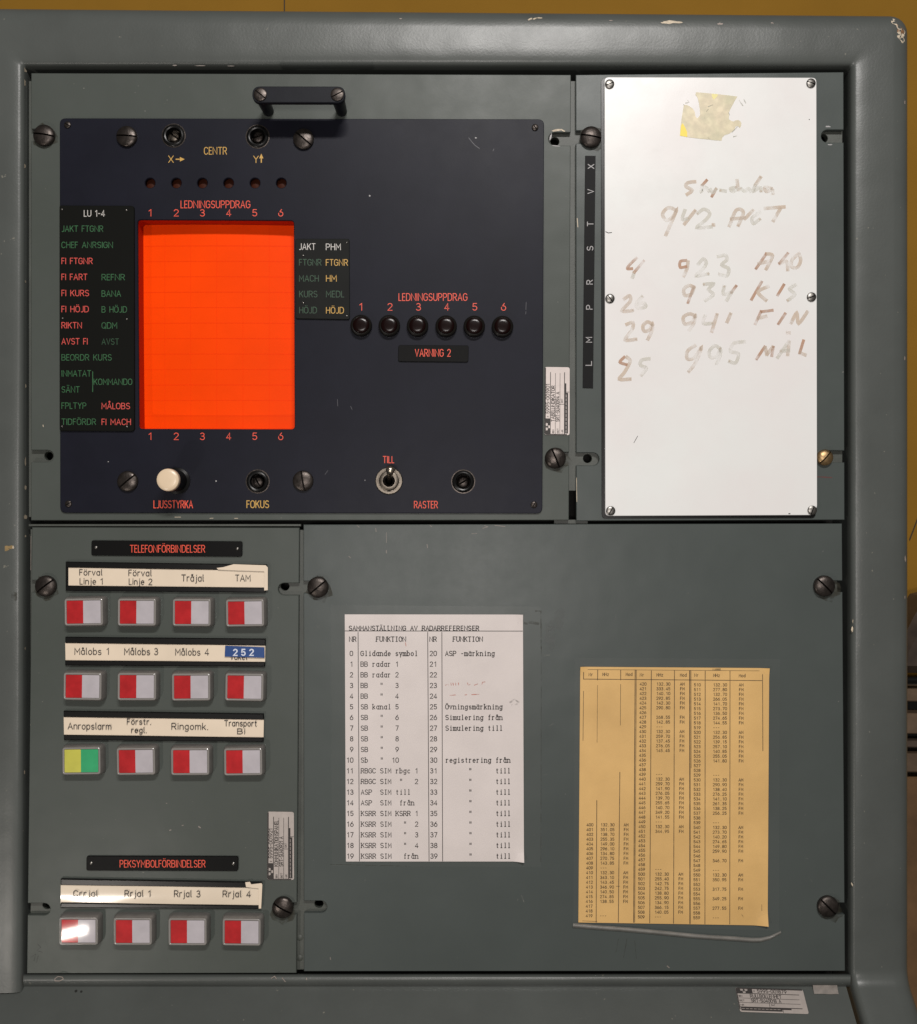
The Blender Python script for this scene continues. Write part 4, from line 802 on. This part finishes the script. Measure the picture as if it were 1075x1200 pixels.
# ------------------------------------------------------------------ blank cover panel
bp_ = thing('cover_panel', 'large blank grey-green cover panel at the lower right holding two typed papers', 'panel', 672, 1138)
obj('mounting_plate', plate(panel_outline((355.8, 614.8), (987, 613.6), (990.6, 1138), (356.4, 1138.4),
    [('L', 681, 695, 380), ('L', 1055.6, 1070, 383.5), ('R', 680.5, 694, 962), ('R', 1058, 1072, 966)]), -7, 0, 0.7), 'grey2', bp_)
for x, y, a in ((372.4, 688.4, -40), (967.2, 687, 45), (971.6, 1063.6, 45)): copy_screw(b0, 50.5, 157.5, bp_, x, y, 6.4, a)
for x, y in ((351.6, 1098.6), (351.6, 1122.4)): rivet(frame, x, y, -6.9, 3.6, 'rail', 'rail_screw')

# typed paper
pm = MB(); pts = [(404.2, 720), (613, 720.2), (614.2, 1009.6), (405.6, 1009.6)]
def paper_sheet(pts, h, nm, m, label, lifts=()):
    mb = MB(); n = 48
    for j in range(n+1):
        for i in range(n+1):
            a, b = i/n, j/n
            x = (pts[0][0]*(1-a)+pts[1][0]*a)*(1-b)+(pts[3][0]*(1-a)+pts[2][0]*a)*b; y = (pts[0][1]*(1-a)+pts[1][1]*a)*(1-b)+(pts[3][1]*(1-a)+pts[2][1]*a)*b
            lift = sum(am*max(0, 1-math.hypot(x-cx0, y-cy0)/rd)**1.5 for cx0, cy0, rd, am in lifts)
            mb.v.append(photo_mp(x, y, h)+Vector((0, -lift*S, 0)))
    mb.f = [(j*(n+1)+i, j*(n+1)+i+1, (j+1)*(n+1)+i+1, (j+1)*(n+1)+i) for j in range(n) for i in range(n)]
    k = len(mb.v); ring = [i for i in range(n+1)]+[(j)*(n+1)+n for j in range(1, n+1)]+[n*(n+1)+i for i in range(n-1, -1, -1)]+[j*(n+1) for j in range(n-1, 0, -1)]
    for r_ in ring: mb.v.append(mb.v[r_]+Vector((0, 1.1*S, 0)))
    L_ = len(ring); mb.f += [(ring[i], ring[(i+1) % L_], k+(i+1) % L_, k+i) for i in range(L_)]; mb.ang = 20
    o = obj(nm, mb, m); tag(o, label, 'paper'); return o
pa = paper_sheet(pts, 1.3, 'typed_paper', 'paper', 'white typed paper headed SAMMANSTÄLLNING AV RADARREFERENSER taped to the cover panel', [(614, 1009, 13, 5), (613, 720, 10, 2.5)])
HP = 1.36
def typed(parent, s, x, yc, pitch=4.51, cap=5.4, wt=0.98, m='typeink'):
    mb = lettering(s, x, None, yc+cap/2, cap, HP, wt, pitch=pitch, serif=True)
    if mb.v: obj('typed_line', mb, m, parent, False)
typed(pa, 'SAMMANSTÄLLNING AV RADARREFERENSER', 408.8, 736.2, cap=5.2)
typed(pa, 'NR', 409.2, 749); typed(pa, 'FUNKTION', 440.4, 749); typed(pa, 'NR', 503.4, 749); typed(pa, 'FUNKTION', 530.4, 749)
left = ['Glidande symbol', 'BB radar 1', 'BB radar 2', 'BB   "   3', 'BB   "   4', 'SB kanal 5', 'SB   "   6', 'SB   "   7', 'SB   "   8', 'SB   "   9', 'Sb   "  10', 'RBGC SIM rbgc 1', 'RBGC SIM  "   2', 'ASP  SIM till', 'ASP  SIM  från',
        'KSRR SIM KSRR 1', 'KSRR SIM   "  2', 'KSRR SIM   "  3', 'KSRR SIM   "  4', 'KSRR SIM   från']
right = ['ASP -märkning', '', '', '', '', 'Övningsmärkning', 'Simulering från', 'Simulering till', '', '', 'registrering från']+['      "      till']*9
for i in range(20):
    yc = 765.8+12.5*i; sh = i*0.06
    typed(pa, '%2d' % i, 405.4+sh*0.6, yc, wt=0.9)
    typed(pa, left[i], 422.6+sh*0.6, yc, wt=0.95 if i == 0 else 0.85)
    typed(pa, '%d' % (20+i), 503.6+sh*0.6, yc, wt=0.9)
    if right[i]: typed(pa, right[i], 521.8+sh*0.6, yc, wt=0.95)
rl = MB(); rl.smooth = False
for k, p in enumerate(([(404.4, 739.4), (612.6, 739.6)], [(419.8, 741), (421.4, 1009)], [(501.4, 741), (503, 1009)], [(518, 741), (518.9, 1009)])): ribbon(rl, p, 0.8, photo_mp, HP+0.01*k)
obj('ruled_lines', rl, 'typeink', pa, False)
rs_ = MB(); rs_.smooth = False
for k, p in enumerate(([(522, 803), (525, 801.8), (526, 803)], [(528.5, 800.5), (529, 803)], [(531, 800.5), (531.5, 803)], [(534, 800.5), (534.4, 803)], [(537.4, 800.2), (537.6, 803)], [(548, 800.4), (549, 803), (551, 802)], [(556, 803), (560, 801.6)], [(565, 802), (565.6, 799.5), (568.6, 799.2)],
    [(527, 815), (534, 814.4)], [(545, 814.5), (547, 814)], [(553, 814), (562, 813.6)], [(475, 752), (476, 757)])): ribbon(rs_, p, 1.0, photo_mp, HP+0.01*k)
obj('red_scribble', rs_, 'redscribble', pa, False)
tr2 = MB(); tr2.smooth = False
for k, p in enumerate(([(598, 823), (603, 820), (608, 823)], [(600, 826), (606, 825)])): ribbon(tr2, p, 2.0, photo_mp, HP+0.01*k)
obj('brown_stain', tr2, 'grime', pa, False)
cr = MB(); ribbon(cr, [(602, 1008), (613.4, 997.5)], 0.7, photo_mp, HP); ribbon(cr, [(607, 730), (612.5, 730)], 0.5, photo_mp, HP); obj('crease', cr, 'grime', pa, False)

yp = paper_sheet([(680.2, 781.4), (901.6, 783), (899.8, 1084.6), (678, 1081)], 1.3, 'frequency_list', 'ypaper', 'yellowed paper list of frequency numbers in three columns on the cover panel', [(901, 783, 12, 2.5), (900, 1084, 18, 4), (680, 781, 8, 2)])
d1 = '132.30A 351.05 138.70 255.35 149.00 296.10 134.80 270.75 143.85 - 132.30A 343.10 143.45 346.90 140.50 274.85 138.55 . . -'.split()
d2 = '132.30A 333.45 140.10 292.85 142.30 290.80 . 268.55 142.85 - 132.30A 259.70 137.45 276.05 145.45 . . . . - 132.30A 259.70 141.90 276.05 139.70 255.65 140.70 349.20 141.55 - 132.30A 344.95 . . . . . . . - 132.30A 255.40 142.75 242.75 138.80 255.90 134.90 366.15 140.05 -'.split()
d3 = '132.30A 277.80 132.70 266.05 141.70 273.70 136.50 274.65 144.55 - 132.30A 256.85 139.15 257.10 140.85 255.05 141.80 . . - 132.30A 290.90 138.40 276.25 141.10 261.35 138.25 256.25 . - 132.30A 273.70 140.20 274.65 149.80 259.90 . 346.70 . - 132.30A 350.95 . 317.75 . 349.25 . 277.55 . -'.split()
n1 = list(range(400, 420)); n2 = list(range(420, 460))+list(range(500, 510)); n3 = list(range(510, 560))
def column(nums, data, y0, dy_, xs, sl):
    mb = MB(); mb.smooth = False
    for i, (n_, d) in enumerate(zip(nums, data)):
        yc = y0+dy_*i; o = sl*(yc-800)
        lettering(str(n_), xs[0]+o, None, yc+1.6, 3.25, HP, 0.66, mb, pitch=2.75)
        if d == '-': lettering('---', xs[1]+o, None, yc+1.6, 3.25, HP, 0.6, mb, pitch=2.75)
        elif d != '.':
            lettering(d[:6], xs[1]+o, None, yc+1.6, 3.25, HP, 0.66, mb, pitch=2.78)
            lettering('AM' if d.endswith('A') else 'FM', xs[2]+o, None, yc+1.6, 3.25, HP, 0.7, mb, pitch=2.9)
    ob = obj('printed_column', mb, 'faintink', yp, False)
column(n1, d1, 966.6, 5.61, (689, 705.4, 732.6), -0.009)
column(n2, d2, 801.6, 5.57, (749.8, 769.4, 797), -0.008)
column(n3, d3, 802.6, 5.57, (813.4, 835.8, 866), -0.003)
hm = MB(); hm.smooth = False
for s, x, y in (('Nr', 690, 790.6), ('MHz', 706, 790.4), ('Mod', 733.5, 790.4), ('Nr', 750, 791), ('MHz', 769.5, 791), ('Mod', 797, 791.2), ('Nr', 813.8, 791.4), ('MHz', 836, 791.6), ('Mod', 866, 791.9)):
    lettering(s, x, None, y+1.6, 3.5, HP, 0.65, hm, pitch=2.75)
obj('column_headings', hm, 'faintink', yp, False)
rl = MB(); rl.smooth = False
for k, (p, w_) in enumerate((([(684, 784.6), (893, 786.2)], 0.5), ([(684, 795.8), (893, 797.6)], 0.8), ([(684.2, 784.6), (684, 796)], .8), ([(684, 810), (683.4, 868)], 0.6), ([(700.7, 785), (700.5, 797)], .8), ([(700.4, 803), (699.9, 870)], 0.45), ([(699.6, 938), (698.8, 1080.8)], 0.8),
    ([(727.6, 785), (727.6, 797)], .8), ([(727.5, 802), (727.2, 850)], .5), ([(726.6, 905), (724.8, 1080.8)], 0.8), ([(744.6, 785), (742.8, 1081)], 1.0), ([(746, 785), (744, 1081)], 0.6), ([(763.5, 786), (761.6, 1081.6)], 0.8), ([(790.6, 786), (789.5, 1082)], 0.8),
    ([(808.6, 786), (808.8, 1082.4)], 1.3), ([(810, 786), (810.2, 900)], 0.5), ([(826.6, 786), (826.3, 1082.8)], 0.8), ([(855.7, 786), (855.4, 1083)], 0.75), ([(893.8, 787), (894.2, 880)], 0.7), ([(683, 1079.2), (700, 1079.8)], 0.5), ([(893, 1060), (892.8, 1082)], 0.4))):
    ribbon(rl, p, w_, photo_mp, HP+0.006*k)
obj('ruled_lines', rl, 'faintink', yp, False)
sm_ = MB(); ribbon(sm_, [(836, 784.6), (844, 784.4)], 2.4, photo_mp, HP+.2); ribbon(sm_, [(722.5, 1038.6), (726, 1038.6)], 1.0, photo_mp, HP+.2); ribbon(sm_, [(869, 1071), (871.6, 1075)], 0.8, photo_mp, HP+.2); obj('smudge', sm_, 'grime', yp, False)

# clear film over the papers, its loose lower lip and the old tape marks
fl = sheet([(386, 708), (634.6, 710.6), (633.6, 1017), (680, 1014), (671, 1083), (912, 1094), (914, 772), (675, 770), (672, 1012), (634, 1016), (388, 1014)][:0] or [(388, 709), (634, 711), (634.4, 1016), (389, 1015)], 1.9)
tag(obj('clear_film', fl, 'film', None, True), 'clear adhesive film over the white typed paper, reaching past its right edge', 'film')
fl = sheet([(674, 771), (914, 772.5), (913, 1091), (672, 1082.5)], 1.9)
tag(obj('clear_film', fl, 'film', None, True), 'clear adhesive film over the yellowed frequency list', 'film')
lpm = MB(); top_ = [(671.6, 1083), (700, 1085.4), (740, 1088.4), (780, 1092.2), (820, 1096), (860, 1098.6), (892, 1100), (914, 1091.6)]
top_ = smooth_line(top_, 3)
for x, y in top_:
    d_ = 1.0 if x < 895 else max(0.5, 1-(x-895)/60)
    for o_, hh in ((-1.4, 1.2), (0, 4.2), (1.6, 5.2), (3.0, 3.6), (4.2, 0.4)): lpm.v.append(photo_mp(x+(1.5 if x > 895 else 0), y+o_*d_, hh*d_))
lpm.f = [(i*5+j, i*5+j+1, (i+1)*5+j+1, (i+1)*5+j) for i in range(len(top_)-1) for j in range(4)]; lpm.ang = 80
tag(obj('film_lip', lpm, 'filmlip', None, True), 'loose curled edge of clear film hanging just below the yellowed frequency list', 'film')

# ------------------------------------------------------------------ lower desk unit, sloping towards the viewer
dk = thing('ball_control_unit', 'sloping grey-green desk panel along the bottom edge with a small aluminium plate', 'control panel', 500, 1157)
def DK(x, t, hn=0.0):
    c, s = math.cos(R(50)), math.sin(R(50)); return P(x, 1156.4+t*c-hn*s, -1+t*s+hn*c)
dm = MB(); dm.add([DK(x, t) for t in (0, 130) for x in (-120, 992)]+[DK(x, t, -6) for t in (0, 130) for x in (-120, 992)], [(0, 1, 3, 2), (1, 5, 7, 3), (0, 1, 5, 4)]); dm.smooth = False
obj('desk_plate', dm, 'frame', dk)
def desk_mp(tl, tr, W_, H_, tb):          # plate lying in the sloping surface
    def f(u, v, h): return DK(tl[0]+(tr[0]-tl[0])*u/W_, tl[1]+(tr[1]-tl[1])*u/W_+v/H_*tb, h)
    return f
rating_plate(dk, desk_mp((861.5, 1.6), (940, 4.2), 80, 30, 28.5), 0.9, '5995-001879', 'RULLBOLLENHET', 'SRT-SU40018 A', 'labeldim')
tb_ = MB(); tb_.ang = 60
for x in (952, 960, 970, 980.5): tb_.v += [DK(x, t, hh) for t, hh in ((-1, 5), (2, 3.4), (5, 1.8), (9.5+0.3*math.sin(x), 1.0))]
tb_.f = [(i*4+j, i*4+j+1, (i+1)*4+j+1, (i+1)*4+j) for i in range(3) for j in range(3)]
tag(obj('tape_scrap', tb_, M.setdefault('scrap', mat('grey_beige_tape', (0.19, 0.165, 0.145), 0.45, var=0.25, scale=200)), None, True), 'short scrap of grey-beige tape hanging over the lower lip beside the aluminium plate', 'tape')
hl = MB(); hl.smooth = False
for x, t, r in ((90.4, 5.5, 1.7), (96.8, 6.2, 1.4)): hl.add([DK(x+r*math.cos(a*math.pi/5), t+r*math.sin(a*math.pi/5), 0.06) for a in range(10)], [tuple(range(10))])
obj('drill_hole', hl, 'dark', dk, False)

# ------------------------------------------------------------------ chips, scratches and scuffs on the paint
def blob(x, y, a, b, ang=0, n=11, j=0.35):
    r_ = random.Random(int(x*31+y*7)); out = []
    for i in range(n):
        t = 2*math.pi*i/n; k = 1+r_.uniform(-j, j); u, v = a*k*math.cos(t), b*k*math.sin(t)
        out.append((x+u*math.cos(ang)-v*math.sin(ang), y+u*math.sin(ang)+v*math.cos(ang)))
    return out
def chips(parent, lst, m, h, nm='paint_chip', mp=None):
    z = h
    for q in lst:
        mb = MB(); z += 0.004; sheet(blob(*q), z, mb, mp); obj(nm, mb, m, parent, False)
def frame_mp(x, y, h):                     # wraps a mark on the rounded frame
    hh = 5.0
    for _ in range(8):
        xr, yr = U(x, y, hh); do = yr-(7.5+(16.6-7.5)*(xr-30)/1036); dr = 1065.8-xr
        if dr < 24 and do < 24: d = 24-math.hypot(24-dr, 24-do)
        else: d = min(do, dr)
        d = max(0.2, min(d, 17)); hn = -9+math.sqrt(max(0, 289-(17-d)**2)); hh = 0.5*hh+0.5*hn
    xr, yr = U(x, y, hh); return P(xr, yr, hh+0.12+h)
def leftwall_mp(x, y, h):                  # marks on the inner left wall of the frame
    xl = 30.0-2.0*(y-80)/1080; x = max(x, xl-2.6); hh = D*(1-(CX-xl-0.12)/(CX-x)); hh = max(-14, min(hh, 3)); return P(xl+0.1+h, U(x, y, hh)[1], hh)
def surf_chip(lst, m):                     # chips wrapped on the rounded outer corner of the frame
    for (x, y, a, b, an, h) in lst:
        mb = MB(); sheet(blob(x, y, a, b, an, 13, 0.5), 0.02*(m != 'chip'), mb, frame_mp); obj('paint_chip', mb, m, frame, False)
def surf(lst, m, nm='paint_chip'):
    for i, q in enumerate(lst): mb = MB(); sheet(blob(*q), 0.01*i, mb, frame_mp); obj(nm, mb, m, frame, False)
surf([(621, 22.6, 3.2, 1.1, -0.3), (627, 21.8, 2.5, 0.9, -0.2), (632.5, 21, 3, 0.7), (786, 25.8, 9, 2.0), (779, 26.6, 4, 1.2), (795, 26.3, 4.5, 1.3)], 'chip')
surf([(844, 28, 2.8, 1.2), (716, 24, 2, 0.5), (905, 27, 1.8, 0.6), (470, 22, 1.6, 0.6), (1060.5, 120, 0.6, 2.5), (1060.4, 420, 0.6, 3.0), (1061, 655, 0.7, 3.5), (1060.6, 700, 0.5, 2)], M.setdefault('pink', mat('pale_scuff', (0.30, 0.25, 0.22), 0.6)))
surf_chip([(1049, 26.6, 4.6, 2.4, 0.6, 3.4), (1054.2, 32, 4.2, 2.6, 1.0, 2.9), (1053.0, 40.5, 3.0, 5.0, 0.2, 5.2), (1057.8, 46, 2.4, 4.0, -0.4, 1.5), (1057.6, 38, 2.4, 4.2, -0.4, 3.0)], 'chip')
surf_chip([(1053.8, 28.4, 3.4, 1.8, 0.9, 3.6), (1057.6, 36.2, 1.5, 3.8, -0.1, 2.6), (1052.6, 36, 1.5, 1.5, 0, 1)], 'chipbrown')
for i in range(8):
    mb = MB(); mb.smooth = False; ribbon(mb, [(541+i*3.1, 35.6-0.1*i), (542.4+i*3.1, 32.4-0.1*i)], 0.7, frame_mp, 0.02); obj('knife_nick', mb, 'dark', frame, False)
# inner left edge and others
chips(frame, [(29.6, 80.6, 2.6, 5.0, 0.2), (29.2, 97.5, 1.2, 4.2), (29, 194.6, 1.6, 2.8), (30.0, 571.6, 1.3, 3.0), (30.0, 605.8, 2.0, 2.6), (30, 628.5, 1.0, 1.3), (30, 330, .7, 1.4), (30.4, 452, .6, 2.2), (30, 540, 0.8, 5), (29.6, 760, .6, 1.5), (29, 905, .7, 2.4)], 'chip', 0.0, mp=leftwall_mp)
chips(frame, [(205, 76.6, 2.8, 0.7), (235, 77, 6.0, 0.5), (271, 77.2, 4, 0.4)], M['scrap'], 7.8)
chips(frame, [(4, 643.5, 8, 3.0, -0.15), (11.5, 641.3, 5, 2.0)], M.setdefault('ochre', mat('ochre_undercoat', (0.25, 0.17, 0.07), 0.6, var=0.2, scale=200)), 8.32)
chips(frame, [(15.6, 641.4, 1.2, 2.1)], 'chip', 8.36)
chips(frame, [(17.2, 698, 3.6, 6.0)], 'grime', 8.36, 'grease_spot')
chips(frame, [(998.8, 1036.6, 0.8, 2.4, -0.3), (999, 737.5, 1.1, 3.0, 0.1), (999.6, 728, 0.5, 2.0)], 'chip', 7.0)
mb = MB(); z = 7.3
for p in ([(64.5, 1149), (64.5, 1147), (68, 1144.4), (73, 1145), (74.4, 1147.2), (70, 1149.6), (64.5, 1149.4)], [(318, 1146.5), (322, 1144), (324, 1147)], [(331, 1146), (334.5, 1150.5)], [(359.2, 1146), (359.6, 1148.4)]):
    z += .01; ribbon(mb, p, 0.8, photo_mp, z)
obj('scratch', mb, M['pink'], frame, False)
# on panels
def scratches(parent, lst, m, h=0.05, nm='scratch'):
    z = h
    for p, w_ in lst:
        if (Vector(p[0])-Vector(p[-1])).length < 0.01: continue
        mb = MB(); mb.smooth = False; z += 0.006; ribbon(mb, p, w_, photo_mp, z); obj(nm, mb, m, parent, False)
scratches(bp_, [([(453, 624), (453, 636)], 0.5), ([(453, 645), (453, 648)], 1.0), ([(500.6, 638), (501.2, 642)], 0.8), ([(409, 652), (411, 653.6)], 0.8), ([(418.6, 615.6), (421, 617.8)], 0.8), ([(440.4, 619), (441, 623)], 0.7), ([(504, 615.6), (506, 617)], 0.8),
    ([(553, 625.4), (559, 625)], 0.6), ([(568, 616), (572, 617.4), (566, 619)], 0.8), ([(580, 615.6), (592, 617)], 0.7), ([(387.2, 1122), (387.6, 1124.6)], 0.9), ([(782, 1132), (784.4, 1134)], 1.2)], 'scrap' if 'scrap' in M else 'scuff')
scratches(bp_, [([(735, 1100), (731, 1122)], 0.5), ([(744, 1102), (746, 1124)], 0.4), ([(725, 1100), (722, 1116)], 0.4), ([(608, 728), (618, 731)], 2.6), ([(620, 729), (631, 731)], 3.0), ([(628, 716), (633, 716)], 1.6), ([(634, 716), (634.4, 760)], 1.0), ([(387, 1013), (480, 1015)], 0.6), ([(634.5, 760), (634, 1010)], 0.5)], 'grime', nm='tape_residue')
chips(bp_, [(652, 727, 9, 13, 0.5), (644, 745, 6, 18, 0)], M.setdefault('sheen', mat('polished_scuff', (0.105, 0.115, 0.11), 0.4, alpha=(0.0, 0.4))), 0.04, 'scuff')  # bright sheen on the smeared panel, painted as lighter patches
scratches(cp, [([(199, 973), (200.5, 972.6)], 1.2), ([(213.5, 967.4), (215, 967)], 1.0), ([(233, 968.6), (235, 970)], 1.4), ([(195, 941.2), (195.8, 941.4)], 0.8), ([(36.4, 628), (36.2, 668)], 0.5), ([(376, 1), (376, 1)], 0.1)], 'scrap')
scratches(cp, [([(44, 1106), (48, 1110), (43, 1114), (50, 1116)], 0.6), ([(36, 1122), (42, 1118), (40, 1126)], 0.5), ([(45, 1120), (43, 1128)], 0.5)], 'darkscuff')
scratches(ind, [([(549.5, 161.5), (553, 166), (557, 170.4), (562, 174)], 0.7), ([(577.8, 177), (579, 174.6)], 0.6), ([(616.5, 363), (616.8, 354)], 0.5), ([(616.2, 368), (616.6, 365)], 0.5), ([(395.6, 468), (396, 476)], 0.5), ([(411, 476), (413, 480)], 0.5)], M.setdefault('hair', mat('hair_scratch', (0.07, 0.07, 0.08), 0.5)), 3.05)
chips(ind, [(253.4, 563.6, 0.9, 0.9), (427.8, 562.8, 0.5, 0.5), (433.4, 229.4, 0.9, 1.0), (557.8, 161.4, 1.3, 0.8), (127, 541, 0.6, 0.6)], 'greytext', 3.1, 'speck')
chips(ind, [(653, 152.4, 6.5, 1.1, -0.2), (660, 153.0, 2.6, 0.9, 0.4)], 'chip', 0.1)
chips(ind, [(645.6, 160, 0.9, 4.2, 0.3), (652, 170.8, 5.0, 0.5, 0.1)], 'greytext', 0.1)
chips(wb, [(970.5, 148.4, 2.6, 1.0), (973, 169.6, 3, 0.8)], 'greytext', 0.1)
chips(wb, [(966, 559, 9, 1.0, 0.05)], M.setdefault('redscuff', mat('red_scuff', (0.16, 0.05, 0.045), 0.6, alpha=(0.1, 0.8))), 0.1, 'scuff')
scratches(wb, [([(676.6, 256), (677.4, 266)], 0.9), ([(675.8, 560), (676.2, 588)], 0.6)], 'chip')
scratches(ind, [([(205, 606), (212, 606)], 0.6), ([(246, 607.4), (250, 607.2)], 0.6), ([(275, 607.4), (279, 607.4)], 0.6), ([(50.6, 498), (51, 500)], 0.8)], 'chip')

rg_ = random.Random(11)
for k in range(26):                        # fine hairline scratches and rubbed specks over the blank cover panel
    x, y = rg_.uniform(375, 965), rg_.uniform(630, 1125)
    if (395 < x < 640 and 700 < y < 1025) or (665 < x < 925 and 765 < y < 1100): continue
    a = rg_.uniform(0, 3.14); l = rg_.uniform(1.5, 9)
    scratches(bp_, [([(x, y), (x+l*math.cos(a), y+l*math.sin(a))], rg_.uniform(0.35, 0.7))], 'scuff')
for k in range(14):
    x, y = rg_.uniform(60, 620), rg_.uniform(95, 132); chips(ind, [(x, y, rg_.uniform(0.4, 0.9), rg_.uniform(0.4, 0.8))], 'scuff', 0.06, 'speck')
for k in range(2):
    x, y = rg_.uniform(380, 630), rg_.uniform(160, 590); a = rg_.uniform(0, 3.14); l = rg_.uniform(1, 6)
    if 405 < x < 610 and 335 < y < 430: continue
    scratches(ind, [([(x, y), (x+l*math.cos(a), y+l*math.sin(a))], 0.45)], 'hair', 3.06)
for x, y in ((50.5, 157.5), (651, 537), (693, 159.5), (52.6, 687), (331, 1065), (372.4, 688), (967, 687), (971.6, 1063.6)):   # grime rubbed round the panel screws
    own = ind if y < 600 and x < 660 else wb if y < 600 else cp if x < 350 else bp_
    chips(own, [(x+2, y+3, 15, 14, 0.4, 15, 0.2)], 'grime', 0.03, 'grease_ring')
